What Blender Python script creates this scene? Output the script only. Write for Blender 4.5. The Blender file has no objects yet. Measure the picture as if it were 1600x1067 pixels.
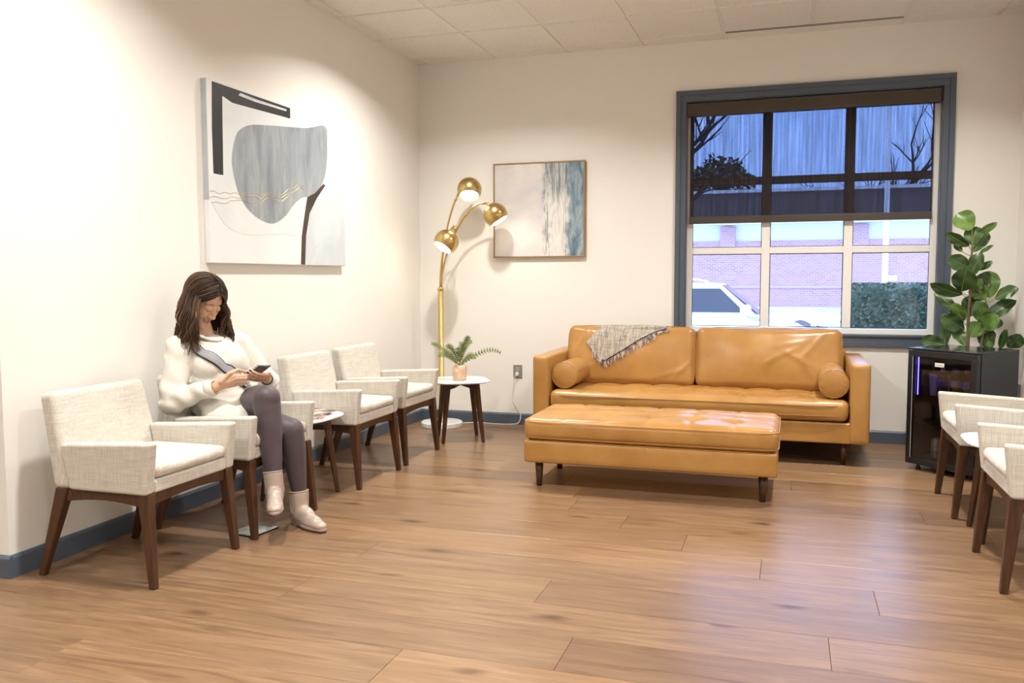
import bpy, bmesh, math, random
from mathutils import Vector, Matrix, noise
from mathutils.bvhtree import BVHTree
random.seed(7)
PI = math.pi
sc = bpy.context.scene
col = sc.collection

# ------------------------------------------------------------------ camera
cam_d = bpy.data.cameras.new('camera'); cam = bpy.data.objects.new('camera', cam_d); col.objects.link(cam)
cam_d.sensor_fit = 'HORIZONTAL'; cam_d.sensor_width = 36.0
cam_d.lens = 1342.98 / 1600 * 36.0
cam_d.clip_start = 0.05; cam_d.clip_end = 300
yaw, pitch, roll = -0.3127, -0.0742, -0.0027
fw = Vector((math.sin(yaw)*math.cos(pitch), math.cos(yaw)*math.cos(pitch), math.sin(pitch)))
rt0 = Vector((math.cos(yaw), -math.sin(yaw), 0)); up0 = rt0.cross(fw)
rt = math.cos(roll)*rt0 + math.sin(roll)*up0; up = -math.sin(roll)*rt0 + math.cos(roll)*up0
M = Matrix((rt, up, -fw)).transposed().to_4x4(); M.translation = Vector((3.045, -6.8465, 1.2331))
cam.matrix_world = M
sc.camera = cam

# ------------------------------------------------------------------ world, exposure
world = bpy.data.worlds.new('sky'); sc.world = world; world.use_nodes = True
wn = world.node_tree.nodes; wl = world.node_tree.links; wn.clear()
wo = wn.new('ShaderNodeOutputWorld'); wb = wn.new('ShaderNodeBackground')
wtc = wn.new('ShaderNodeTexCoord'); wnz = wn.new('ShaderNodeTexNoise'); wr = wn.new('ShaderNodeValToRGB')
wnz.inputs['Scale'].default_value = 2.2; wnz.inputs['Detail'].default_value = 5
wl.new(wtc.outputs['Generated'], wnz.inputs['Vector']); wl.new(wnz.outputs['Fac'], wr.inputs['Fac'])
wr.color_ramp.elements[0].position = .35; wr.color_ramp.elements[0].color = (.25, .44, 1.0, 1)
wr.color_ramp.elements[1].position = .68; wr.color_ramp.elements[1].color = (.50, .67, 1.0, 1)
wl.new(wr.outputs['Color'], wb.inputs['Color']); wb.inputs['Strength'].default_value = 5.6
wl.new(wb.outputs['Background'], wo.inputs['Surface'])
vs = sc.view_settings
vs.view_transform = 'Standard'; vs.look = 'None'; vs.gamma = 1.0; vs.use_curve_mapping = False
vs.exposure = 0.08
DOWNLIGHT_W = 43.0
LAMP_GLOW = 15.0
SILL_DAY = None

# ------------------------------------------------------------------ helpers
def tag(o, label=None, cat=None, group=None, kind=None):
    if label: o['label'] = label
    if cat: o['category'] = cat
    if group: o['group'] = group
    if kind: o['kind'] = kind
    return o

def thing(name, label, cat, loc=(0, 0, 0), rz=0.0, group=None, kind=None):
    o = bpy.data.objects.new(name, None); col.objects.link(o)
    o.empty_display_size = .1
    o.location = loc; o.rotation_euler = (0, 0, rz)
    return tag(o, label, cat, group, kind)

def mesh_from(vf, smooth=False, flatcaps=None):
    v, f = vf
    me = bpy.data.meshes.new('m'); me.from_pydata([tuple(p) for p in v], [], f); me.update()
    if smooth:
        for p in me.polygons: p.use_smooth = len(p.vertices) <= 4
    return me

def obj(name, vf, mat, parent=None, smooth=False, bevel=0.0, seg=2, world=False, loc=None, sub=0):
    me = vf if isinstance(vf, bpy.types.Mesh) else mesh_from(vf, smooth)
    me.name = name
    if isinstance(mat, (list, tuple)):
        for m in mat: me.materials.append(m)
    elif mat and not len(me.materials): me.materials.append(mat)
    o = bpy.data.objects.new(name, me); col.objects.link(o)
    if parent:
        o.parent = parent
        if world:
            off = Vector((0, 0, 0)); q = parent
            while q: off += Vector(q.location); q = q.parent
            o.location = -off
    if loc is not None: o.location = loc
    if bevel:
        b = o.modifiers.new('bevel', 'BEVEL'); b.width = bevel; b.segments = seg; b.limit_method = 'ANGLE'; b.angle_limit = math.radians(35)
        if seg > 2:
            for p in me.polygons: p.use_smooth = True
            b.harden_normals = True
    if sub:
        s = o.modifiers.new('sub', 'SUBSURF'); s.levels = sub; s.render_levels = sub
    return o

def copy_tree(o, parent=None):
    c = o.copy(); col.objects.link(c); c.parent = parent
    for ch in list(o.children):
        copy_tree(ch, c)
    return c

def J(*vfs):
    V, F = [], []
    for v, f in vfs:
        n = len(V); V += [tuple(p) for p in v]; F += [tuple(i+n for i in q) for q in f]
    return V, F

BF = [(0, 3, 2, 1), (4, 5, 6, 7), (0, 1, 5, 4), (1, 2, 6, 5), (2, 3, 7, 6), (3, 0, 4, 7)]
def box(x0, x1, y0, y1, z0, z1):
    return [(x0, y0, z0), (x1, y0, z0), (x1, y1, z0), (x0, y1, z0), (x0, y0, z1), (x1, y0, z1), (x1, y1, z1), (x0, y1, z1)], list(BF)

def hexa(b, t):   # two rings of four points, bottom and top
    return list(b) + list(t), list(BF)

def taper(c0, s0, c1, s1):   # leg from c0 (top) to c1 (foot)
    def ring(c, s): return [(c[0]-s[0]/2, c[1]-s[1]/2, c[2]), (c[0]+s[0]/2, c[1]-s[1]/2, c[2]), (c[0]+s[0]/2, c[1]+s[1]/2, c[2]), (c[0]-s[0]/2, c[1]+s[1]/2, c[2])]
    return hexa(ring(c1, s1), ring(c0, s0))

def prism(poly, a, b, axis='z'):
    def P(p, h):
        if axis == 'z': return (p[0], p[1], h)
        if axis == 'y': return (p[0], h, p[1])
        return (h, p[0], p[1])
    n = len(poly)
    v = [P(p, a) for p in poly] + [P(p, b) for p in poly]
    f = [tuple(range(n))[::-1], tuple(range(n, 2*n))] + [(i, (i+1) % n, n+(i+1) % n, n+i) for i in range(n)]
    return fixn((v, f))

def fixn(vf):
    bm = bmesh.new(); vs_ = [bm.verts.new(p) for p in vf[0]]
    for f in vf[1]:
        try: bm.faces.new([vs_[i] for i in f])
        except ValueError: pass
    bmesh.ops.recalc_face_normals(bm, faces=bm.faces)
    bm.verts.index_update()
    out = [tuple(v.co) for v in bm.verts], [tuple(v.index for v in f.verts) for f in bm.faces]
    bm.free(); return out

def frame(d):
    d = Vector(d).normalized(); a = Vector((0, 0, 1)) if abs(d.z) < .9 else Vector((1, 0, 0))
    x = a.cross(d).normalized(); return x, d.cross(x).normalized(), d

def tube(pts, rad, n=8, flat=1.0, flatdir=None, cap=True):
    pts = [Vector(p) for p in pts]; m = len(pts)
    if not isinstance(rad, (list, tuple)): rad = [rad]*m
    V, F = [], []
    x = None
    for i, p in enumerate(pts):
        d = (pts[min(i+1, m-1)] - pts[max(i-1, 0)])
        if d.length < 1e-9: d = Vector((0, 0, 1))
        d.normalize()
        if x is None: x = frame(d)[0] if flatdir is None else Vector(flatdir)
        x = (x - d*x.dot(d))
        if x.length < 1e-6: x = frame(d)[0]
        x.normalize(); y = d.cross(x)
        for k in range(n):
            a = 2*PI*k/n; q = p + x*math.cos(a)*rad[i] + y*math.sin(a)*rad[i]*flat
            V.append(tuple(q))
    for i in range(m-1):
        for k in range(n):
            F.append((i*n+k, i*n+(k+1) % n, (i+1)*n+(k+1) % n, (i+1)*n+k))
    if cap:
        F.append(tuple(range(n))[::-1]); F.append(tuple((m-1)*n+k for k in range(n)))
    return V, F

def lathe(prof, n=32, caps=True):
    V, F = [], []
    for r, z in prof:
        for k in range(n): V.append((r*math.cos(2*PI*k/n), r*math.sin(2*PI*k/n), z))
    m = len(prof)
    for i in range(m-1):
        for k in range(n): F.append((i*n+k, i*n+(k+1) % n, (i+1)*n+(k+1) % n, (i+1)*n+k))
    if caps:
        if prof[0][0] > 1e-5: F.append(tuple(range(n))[::-1])
        if prof[-1][0] > 1e-5: F.append(tuple((m-1)*n+k for k in range(n)))
    return V, F

def xf(vf, mat):
    return [tuple(mat @ Vector(p)) for p in vf[0]], vf[1]
def mv(vf, x, y, z): return [(p[0]+x, p[1]+y, p[2]+z) for p in vf[0]], vf[1]

def align(d, loc):   # matrix whose local +z points along d
    x, y, z = frame(d); m = Matrix((x, y, z)).transposed().to_4x4(); m.translation = Vector(loc); return m

def rbox(sx, sy, sz, r, nx, ny, nz, puff=(0, 0, 0), fn=None):
    """rounded box, half sizes sx sy sz, radius r, puffed faces"""
    idx = {}; V = []; F = []
    def get(i, j, k):
        key = (i, j, k)
        if key in idx: return idx[key]
        def warp(t): return t*1.5 - .5*t**3
        u = [warp(-1+2*i/nx), warp(-1+2*j/ny), warp(-1+2*k/nz)]
        s = (sx, sy, sz); p = [u[a]*s[a] for a in range(3)]
        c = [max(-(s[a]-r), min(s[a]-r, p[a])) for a in range(3)]
        d = Vector([p[a]-c[a] for a in range(3)])
        if d.length > 1e-9:
            q = Vector(c) + d.normalized()*min(r, max(abs(x) for x in d) if True else r)
        else: q = Vector(c)
        w = [(1-u[(a+1) % 3]**2)*(1-u[(a+2) % 3]**2) for a in range(3)]
        for a in range(3): q[a] += puff[a]*w[a]*u[a]
        if fn: q = Vector(fn(q, u))
        idx[key] = len(V); V.append(tuple(q)); return idx[key]
    for i in range(nx):
        for j in range(ny):
            F.append((get(i, j, 0), get(i, j+1, 0), get(i+1, j+1, 0), get(i+1, j, 0)))
            F.append((get(i, j, nz), get(i+1, j, nz), get(i+1, j+1, nz), get(i, j+1, nz)))
    for i in range(nx):
        for k in range(nz):
            F.append((get(i, 0, k), get(i+1, 0, k), get(i+1, 0, k+1), get(i, 0, k+1)))
            F.append((get(i, ny, k), get(i, ny, k+1), get(i+1, ny, k+1), get(i+1, ny, k)))
    for j in range(ny):
        for k in range(nz):
            F.append((get(0, j, k), get(0, j, k+1), get(0, j+1, k+1), get(0, j+1, k)))
            F.append((get(nx, j, k), get(nx, j+1, k), get(nx, j+1, k+1), get(nx, j, k+1)))
    return V, F

# ------------------------------------------------------------------ materials
def mat(name, color=(.8, .8, .8), rough=.5, metal=0.0, spec=.5, emit=None, estr=0.0, coat=0.0, sheen=0.0):
    m = bpy.data.materials.new(name); m.use_nodes = True
    b = m.node_tree.nodes['Principled BSDF']
    b.inputs['Base Color'].default_value = (*color, 1); b.inputs['Roughness'].default_value = rough
    b.inputs['Metallic'].default_value = metal; b.inputs['Specular IOR Level'].default_value = spec
    if coat: b.inputs['Coat Weight'].default_value = coat; b.inputs['Coat Roughness'].default_value = .1
    if sheen: b.inputs['Sheen Weight'].default_value = sheen
    if emit: b.inputs['Emission Color'].default_value = (*emit, 1); b.inputs['Emission Strength'].default_value = estr
    return m

class NT:
    def __init__(s, m): s.n = m.node_tree.nodes; s.l = m.node_tree.links; s.b = s.n['Principled BSDF']
    def new(s, t, **kw):
        x = s.n.new(t)
        for k, v in kw.items():
            if k in x.inputs: x.inputs[k].default_value = v
            else: setattr(x, k, v)
        return x
    def link(s, a, b): s.l.new(a, b)
    def coord(s, scale=(1, 1, 1), kind='Object', rot=(0, 0, 0), rnd=0.0):
        t = s.new('ShaderNodeTexCoord'); mp = s.new('ShaderNodeMapping')
        mp.inputs['Scale'].default_value = scale; mp.inputs['Rotation'].default_value = rot
        out = t.outputs[kind]
        if rnd:
            oi = s.new('ShaderNodeObjectInfo'); mu = s.new('ShaderNodeMath', operation='MULTIPLY'); mu.inputs[1].default_value = rnd
            ad = s.new('ShaderNodeVectorMath', operation='ADD')
            s.link(oi.outputs['Random'], mu.inputs[0]); s.link(out, ad.inputs[0]); s.link(mu.outputs[0], ad.inputs[1]); out = ad.outputs[0]
        s.link(out, mp.inputs['Vector']); return mp.outputs['Vector']
    def noise(s, vec, scale=5, detail=3, rough=.5, dist=0.0):
        x = s.new('ShaderNodeTexNoise'); x.inputs['Scale'].default_value = scale; x.inputs['Detail'].default_value = detail
        x.inputs['Roughness'].default_value = rough; x.inputs['Distortion'].default_value = dist
        s.link(vec, x.inputs['Vector']); return x.outputs['Fac']
    def ramp(s, fac, stops, interp='LINEAR'):
        r = s.new('ShaderNodeValToRGB'); e = r.color_ramp; e.interpolation = interp
        while len(e.elements) > 1: e.elements.remove(e.elements[-1])
        e.elements[0].position = stops[0][0]; e.elements[0].color = (*stops[0][1], 1)
        for p, c in stops[1:]:
            q = e.elements.new(p); q.color = (*c, 1)
        s.link(fac, r.inputs['Fac']); return r.outputs['Color']
    def mix(s, fac, a, b, blend='MIX'):
        x = s.new('ShaderNodeMix', data_type='RGBA', blend_type=blend)
        for sock, v in ((x.inputs[0], fac), (x.inputs[6], a), (x.inputs[7], b)):
            if hasattr(v, 'is_output'): s.link(v, sock)
            elif isinstance(v, tuple): sock.default_value = (*v, 1)
            else: sock.default_value = v
        return x.outputs[2]
    def math(s, op, a, b=None):
        x = s.new('ShaderNodeMath', operation=op)
        for i, v in enumerate((a, b)):
            if v is None: continue
            if hasattr(v, 'is_output'): s.link(v, x.inputs[i])
            else: x.inputs[i].default_value = v
        return x.outputs[0]
    def color(s, c): s.link(c, s.b.inputs['Base Color'])
    def bump(s, h, strength=.3, dist=.002):
        x = s.new('ShaderNodeBump'); x.inputs['Strength'].default_value = strength; x.inputs['Distance'].default_value = dist
        s.link(h, x.inputs['Height']); s.link(x.outputs['Normal'], s.b.inputs['Normal'])

MT = {}
# painted wall
m = MT['wall'] = mat('wall_paint', (.85, .83, .78), .55, spec=.3); t = NT(m)
t.bump(t.noise(t.coord((1, 1, 1)), 260, 2), .06, .001)
m = MT['slate'] = mat('slate_trim_paint', (.085, .108, .145), .38); t = NT(m)
t.bump(t.noise(t.coord(), 60, 2), .04, .001)
m = MT['casing'] = mat('casing_paint', (.085, .108, .145), .38); t = NT(m)
t.bump(t.noise(t.coord(), 60, 2), .04, .001)
# ceiling
m = MT['tile'] = mat('mineral_ceiling_tile', (.72, .66, .57), .9, spec=.1); t = NT(m)
v = t.coord((1, 1, 1), rnd=20); n1 = t.noise(v, 90, 4, .7); t.color(t.ramp(n1, [(.30, (.66, .64, .60)), (.5, (.79, .77, .73)), (.8, (.82, .80, .76))])); t.bump(n1, .35, .003)
MT['grid'] = mat('ceiling_grid_paint', (.76, .74, .70), .5)
MT['slot'] = mat('slot_shade_black', (.05, .045, .04), .6)  # flat dark colour standing for the shade inside the diffuser slots
# oak floor
m = MT['oak'] = mat('oak_plank', (.4, .22, .1), .34, spec=.5); t = NT(m)
v = t.coord((1, 1, 1), rnd=37.0)
vg = t.new('ShaderNodeMapping'); vg.inputs['Scale'].default_value = (1.3, 15, 3); t.link(v, vg.inputs['Vector'])
vf_ = t.new('ShaderNodeMapping'); vf_.inputs['Scale'].default_value = (5, 170, 8); t.link(v, vf_.inputs['Vector'])
vk = t.new('ShaderNodeMapping'); vk.inputs['Scale'].default_value = (1.9, 5.0, 1); t.link(v, vk.inputs['Vector'])
g1 = t.noise(vg.outputs[0], 1.6, 6, .62, 1.2); g2 = t.noise(vf_.outputs[0], 1.0, 3, .6)
c1 = t.ramp(g1, [(.25, (.175, .096, .046)), (.42, (.272, .156, .078)), (.56, (.330, .195, .102)), (.75, (.420, .262, .148))])
c2 = t.ramp(g2, [(.3, (.70, .68, .66)), (.6, (1, 1, 1))])
c3 = t.mix(.55, c1, c2, 'MULTIPLY')
vo = t.new('ShaderNodeTexVoronoi'); vo.inputs['Scale'].default_value = 1.0; t.link(vk.outputs[0], vo.inputs['Vector'])
kn = t.ramp(vo.outputs['Distance'], [(.0, (.14, .10, .08)), (.05, (.40, .31, .25)), (.17, (1, 1, 1))])
sel = t.ramp(t.noise(vk.outputs[0], .9, 1), [(.46, (0, 0, 0)), (.50, (1, 1, 1))])
c4 = t.mix(t.math('MULTIPLY', sel, .9), c3, t.mix(1.0, c3, kn, 'MULTIPLY'))
oi = t.new('ShaderNodeObjectInfo')
pv = t.ramp(oi.outputs['Random'], [(0, (.60, .59, .61)), (.3, (.88, .88, .87)), (.6, (.74, .74, .77)), (1, (1.0, .98, .93))])
t.color(t.mix(1.0, c4, pv, 'MULTIPLY'))
rr = t.math('ADD', t.math('MULTIPLY', g1, .16), .24); t.link(rr, t.b.inputs['Roughness'])
t.bump(g2, .10, .0008)
MT['subfloor'] = mat('subfloor', (.27, .17, .09), .8)
# walnut
m = MT['walnut'] = mat('walnut_wood', (.12, .05, .02), .38); t = NT(m)
v = t.coord((30, 30, 2.2), rnd=11); g = t.noise(v, 1.5, 4, .6, .8)
t.color(t.ramp(g, [(.25, (.034, .014, .006)), (.55, (.075, .031, .012)), (.8, (.115, .050, .019))])); t.bump(g, .08, .0006)
# linen
m = MT['linen'] = mat('linen_upholstery', (.66, .61, .53), .85, spec=.2, sheen=.15); t = NT(m)
h1 = t.noise(t.coord((9, 9, 420), rnd=5), 1, 3, .6); h2 = t.noise(t.coord((300, 300, 10), rnd=5), 1, 3, .6)
hh = t.math('MULTIPLY', t.math('ADD', h1, h2), .5)
t.color(t.ramp(hh, [(.36, (.46, .42, .355)), (.5, (.60, .56, .49)), (.62, (.70, .67, .61))])); t.bump(hh, .25, .0015)
m = MT['linen_seat'] = mat('linen_seat', (.76, .73, .67), .85, spec=.2, sheen=.15); t = NT(m)
h1 = t.noise(t.coord((12, 420, 12), rnd=5), 1, 3, .6); h2 = t.noise(t.coord((420, 12, 12), rnd=5), 1, 3, .6)
hh = t.math('MULTIPLY', t.math('ADD', h1, h2), .5)
t.color(t.ramp(hh, [(.36, (.46, .42, .355)), (.5, (.60, .56, .49)), (.62, (.70, .67, .61))])); t.bump(hh, .2, .0012)
# leather
m = MT['leather'] = mat('tan_leather', (.45, .2, .05), .36, spec=.5); t = NT(m)
v = t.coord(); g = t.noise(v, 3.2, 4, .6); fine = t.noise(v, 320, 3, .6)
t.color(t.ramp(g, [(.28, (.36, .175, .043)), (.55, (.45, .232, .064)), (.8, (.52, .285, .090))]))
t.link(t.math('ADD', t.math('MULTIPLY', g, .2), .21), t.b.inputs['Roughness']); t.bump(fine, .10, .0008)
MT['piping'] = mat('leather_piping', (.42, .212, .056), .4)
MT['brass'] = mat('brushed_brass', (.62, .45, .18), .28, metal=1.0)
m = MT['marble'] = mat('white_marble', (.85, .85, .84), .22); t = NT(m)
n_ = t.noise(t.coord((1, 1, 1), rnd=9), 7, 6, .6, 1.6); t.color(t.ramp(n_, [(.0, (.86, .86, .85)), (.5, (.84, .84, .84)), (.545, (.62, .63, .65)), (.57, (.84, .84, .84)), (1, (.87, .87, .86))]))
MT['glow'] = mat('lit_diffuser', (1, .95, .85), .4, emit=(1.0, .86, .66), estr=LAMP_GLOW)
MT['candisc'] = mat('lit_can_lens', (1, 1, 1), .4, emit=(1.0, .93, .82), estr=9)
MT['white_metal'] = mat('white_powder_coat', (.78, .77, .74), .35)
MT['vinyl'] = mat('window_frame_white', (.86, .85, .82), .35)
MT['gasket'] = mat('black_gasket', (.012, .013, .02), .5)
MT['black'] = mat('black_satin', (.010, .010, .012), .32)
MT['blackgloss'] = mat('black_gloss', (.012, .013, .016), .12)
m = MT['blackgrain'] = mat('black_grained_steel', (.018, .019, .023), .38); t = NT(m); t.bump(t.noise(t.coord(), 420, 2), .35, .001)
MT['plate_grey'] = mat('outlet_grey', (.27, .25, .22), .45)
MT['white_plastic'] = mat('white_plastic', (.8, .79, .77), .35)
m = MT['steel'] = mat('brushed_steel', (.62, .68, .70), .3, metal=.75); t = NT(m)
n_ = t.noise(t.coord((6, 3, 1)), 6, 4, .7, .7); t.color(t.ramp(n_, [(.35, (.42, .50, .53)), (.5, (.66, .72, .73)), (.65, (.80, .84, .84))]))

def glassmat(name, tint=(1, 1, 1), gloss=.08, rough=.02):
    m = bpy.data.materials.new(name); m.use_nodes = True; n = m.node_tree.nodes; l = m.node_tree.links; n.clear()
    o = n.new('ShaderNodeOutputMaterial'); tr = n.new('ShaderNodeBsdfTransparent'); g = n.new('ShaderNodeBsdfGlossy'); mx = n.new('ShaderNodeMixShader'); f = n.new('ShaderNodeFresnel')
    f.inputs['IOR'].default_value = 1.45; tr.inputs['Color'].default_value = (*tint, 1); g.inputs['Roughness'].default_value = rough
    l.new(f.outputs[0], mx.inputs[0]); l.new(tr.outputs[0], mx.inputs[1]); l.new(g.outputs[0], mx.inputs[2]); l.new(mx.outputs[0], o.inputs['Surface'])
    return m
MT['pane'] = glassmat('window_pane', (.97, .98, 1.0))
MT['tinted'] = glassmat('tinted_door_glass', (.74, .71, .70), rough=.03)
MT['clearplastic'] = glassmat('clear_bottle', (.86, .86, .92), rough=.06)

# roller shade: open-weave screen cloth
m = bpy.data.materials.new('solar_screen_cloth'); m.use_nodes = True; n = m.node_tree.nodes; l = m.node_tree.links; n.clear()
o_ = n.new('ShaderNodeOutputMaterial'); tr = n.new('ShaderNodeBsdfTransparent'); df = n.new('ShaderNodeBsdfDiffuse'); mx = n.new('ShaderNodeMixShader')
tc = n.new('ShaderNodeTexCoord'); mp = n.new('ShaderNodeMapping'); mp.inputs['Scale'].default_value = (60, 1, 2.0)
nz = n.new('ShaderNodeTexNoise'); nz.inputs['Scale'].default_value = 1.0; nz.inputs['Detail'].default_value = 3
mr = n.new('ShaderNodeMapRange'); mr.inputs['From Min'].default_value = .3; mr.inputs['From Max'].default_value = .7; mr.inputs['To Min'].default_value = .56; mr.inputs['To Max'].default_value = .70
l.new(tc.outputs['Object'], mp.inputs['Vector']); l.new(mp.outputs[0], nz.inputs['Vector']); l.new(nz.outputs['Fac'], mr.inputs['Value'])
df.inputs['Color'].default_value = (.030, .022, .018, 1); tr.inputs['Color'].default_value = (.92, .95, 1, 1)
l.new(mr.outputs[0], mx.inputs[0]); l.new(tr.outputs[0], mx.inputs[1]); l.new(df.outputs[0], mx.inputs[2]); l.new(mx.outputs[0], o_.inputs['Surface'])
MT['screen'] = m
MT['bronze'] = mat('bronze_valance', (.060, .046, .034), .5)

# ================================================================== ROOM SHELL
H = 3.0305; T = .61; X1 = .1045; YB = -.1967
XR = 4.55; YL = -4.1796; XE = -2.4; YR = -9.0; TH = .16
WX0, WX1, WZ0, WZ1 = 2.178, 4.130, .715, 2.6615      # casing, outer
CW = .078
OX0, OX1, OZ0, OZ1 = WX0+CW, WX1-CW, WZ0+CW, WZ1-CW   # opening
def struct(name, vf, m, label, cat='wall', **kw):
    return tag(obj(name, vf, m, **kw), label, cat, kind='structure')

struct('wall_back', J(box(-TH, OX0, 0, TH, 0, H+.3), box(OX1, XR+TH, 0, TH, 0, H+.3), box(OX0, OX1, 0, TH, 0, OZ0), box(OX0, OX1, 0, TH, OZ1, H+.3)), MT['wall'], 'cream painted wall holding the large window')
struct('wall_left', box(-TH, 0, YL, 0, 0, H+.3), MT['wall'], 'cream painted wall behind the row of occupied armchairs')
struct('wall_entry', box(XE, -TH, YL, YL+TH, 0, H+.3), MT['wall'], 'cream return wall around the corner past the first armchair')
struct('wall_right', box(XR, XR+TH, YR, 0, 0, H+.3), MT['wall'], 'cream painted wall behind the fridge and plant')
struct('wall_rear', box(XE-TH, XR+TH, YR-TH, YR, 0, H+.3), MT['wall'], 'cream painted wall closing the room opposite the window')
struct('wall_passage', box(XE-TH, XE, YR, YL+TH, 0, H+.3), MT['wall'], 'cream painted wall at the far side of the entry passage')

# floor: planks, each its own piece
floor = struct('floor', box(XE-.02, XR+.02, YR-.02, .02, -.06, -.014), MT['subfloor'], 'warm oak plank floor with knots', 'floor')
PW = .262; y_edge = -3.003
seam = {}
rows = []
r0 = math.floor((YR - y_edge)/PW) - 1
k = 0
known = {(-3.53): 2.14, (-4.07): 2.36, (-3.0): 2.95, (-3.27): 3.38, (-3.79): 3.193, (-2.73): 2.60, (-2.46): 2.27}
def plank_vf(L, W):
    c = .0011; a, b = L/2-.0006, W/2-.0006
    v = [(-a, -b, -.014), (a, -b, -.014), (a, b, -.014), (-a, b, -.014), (-a, -b, -c), (a, -b, -c), (a, b, -c), (-a, b, -c), (-a+c, -b+c, 0), (a-c, -b+c, 0), (a-c, b-c, 0), (-a+c, b-c, 0)]
    f = [(0, 3, 2, 1), (0, 1, 5, 4), (1, 2, 6, 5), (2, 3, 7, 6), (3, 0, 4, 7), (4, 5, 9, 8), (5, 6, 10, 9), (6, 7, 11, 10), (7, 4, 8, 11), (8, 9, 10, 11)]
    return v, f
rs = random.Random(3)
ri = 0
ytop = y_edge + PW*12
while ytop > YR:
    y1 = min(ytop, 0.0); y0 = max(ytop-PW, YR)
    if y1 - y0 > .02:
        xs = None
        for ky, kx in known.items():
            if abs(ky - ytop) < .06: xs = kx
        if xs is None: xs = rs.uniform(.2, 4.2)
        x_lo = 0.0 if y0 > YL else XE
        if y0 < YL < y1: x_lo = XE
        cuts = [xs]
        x = xs
        while x < XR: x += rs.uniform(1.75, 2.2); cuts.append(x)
        x = xs
        while x > x_lo: x -= rs.uniform(1.75, 2.2); cuts.append(x)
        cuts = sorted(cuts)
        for a, b in zip(cuts[:-1], cuts[1:]):
            a = max(a, x_lo); b = min(b, XR)
            if b - a < .03: continue
            obj('plank', plank_vf(b-a, y1-y0), MT['oak'], floor, loc=((a+b)/2, (y0+y1)/2, 0))
    ytop -= PW

# ceiling: tegular tiles in a grid
ceil = struct('ceiling', box(XE-.02, XR+.02, YR-.02, .02, H+.03, H+.08), MT['grid'], 'suspended ceiling of cream mineral tiles', 'ceiling')
bars = []
xs = [X1 + T*i for i in range(-4, 8)]; ys = [YB - T*i for i in range(0, 15)]
xl = [XE] + xs + [XR]; yl = [0.0] + ys + [YR]
g = .012; rec = .007
for x in xs: bars.append(box(x-g, x+g, YR, 0 if x > 0 else YL, H+rec, H+.032))
for y in ys: bars.append(box(XE if y < YL else 0, XR, y-g, y+g, H+rec+.0005, H+.0325))
bars.append(box(0, XR, -g*1.4, 0, H+.001, H+.03)); bars.append(box(0, g*1.4, YL, 0, H+.001, H+.03)); bars.append(box(XR-g*1.4, XR, YR, 0, H+.001, H+.03))
obj('grid_bars', J(*bars), MT['grid'], ceil)
tile_cache = {}
CANS = [(.985, -1.54), (3.46, -1.54), (.985, -3.98), (3.46, -3.98), (.985, -6.42), (3.46, -6.42), (-1.45, -6.42)]
for i in range(len(xl)-1):
    for j in range(len(yl)-1):
        xa, xb, ya, yb_ = xl[i], xl[i+1], yl[j+1], yl[j]
        if xb <= .001 and ya > YL - .7: continue
        if ya > YL - .01 or yb_ > YL:
            if xb <= 0: continue
            xa = max(xa, 0.0)
        w, d = xb-xa-2*g, yb_-ya-2*g
        if w < .02 or d < .02: continue
        key = (round(w, 3), round(d, 3))
        if key not in tile_cache:
            c = .006
            def ring(s, z): return [(-w/2+s, -d/2+s, z), (w/2-s, -d/2+s, z), (w/2-s, d/2-s, z), (-w/2+s, d/2-s, z)]
            V = ring(c*.6, 0)+ring(0, c)+ring(0, .03)
            F = [(3, 2, 1, 0)]+[(a, (a+1) % 4, 4+(a+1) % 4, 4+a) for a in range(4)]+[(4+a, 4+(a+1) % 4, 8+(a+1) % 4, 8+a) for a in range(4)]+[(8, 9, 10, 11)]
            tile_cache[key] = fixn((V, F))
            tile_cache[key] = mesh_from(tile_cache[key]); tile_cache[key].materials.append(MT['tile'])
        obj('ceiling_tile', tile_cache[key], None, ceil, loc=((xa+xb)/2, (ya+yb_)/2, H))
# linear slot diffuser on the first grid line
sl = thing('slot_diffuser', 'long dark slot air diffuser in the ceiling above the window', 'vent', (X1+5*T, YB, H-.004))
L2 = T
obj('slot_frame', J(box(-L2, L2, -.03, -.022, 0, .03), box(-L2, L2, .022, .03, 0, .03), box(-L2, L2, -.003, .003, 0, .03), box(-L2, -L2+.008, -.022, .022, 0, .03), box(L2-.008, L2, -.022, .022, 0, .03)), MT['grid'], sl)
for ya_, yb2_ in ((-.022, -.003), (.003, .022)): obj('slot_shade_strip', box(-L2+.008, L2-.008, ya_, yb2_, .0004, .006), MT['slot'], sl)  # flush strips, painted dark in place of the shaded slot openings

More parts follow.
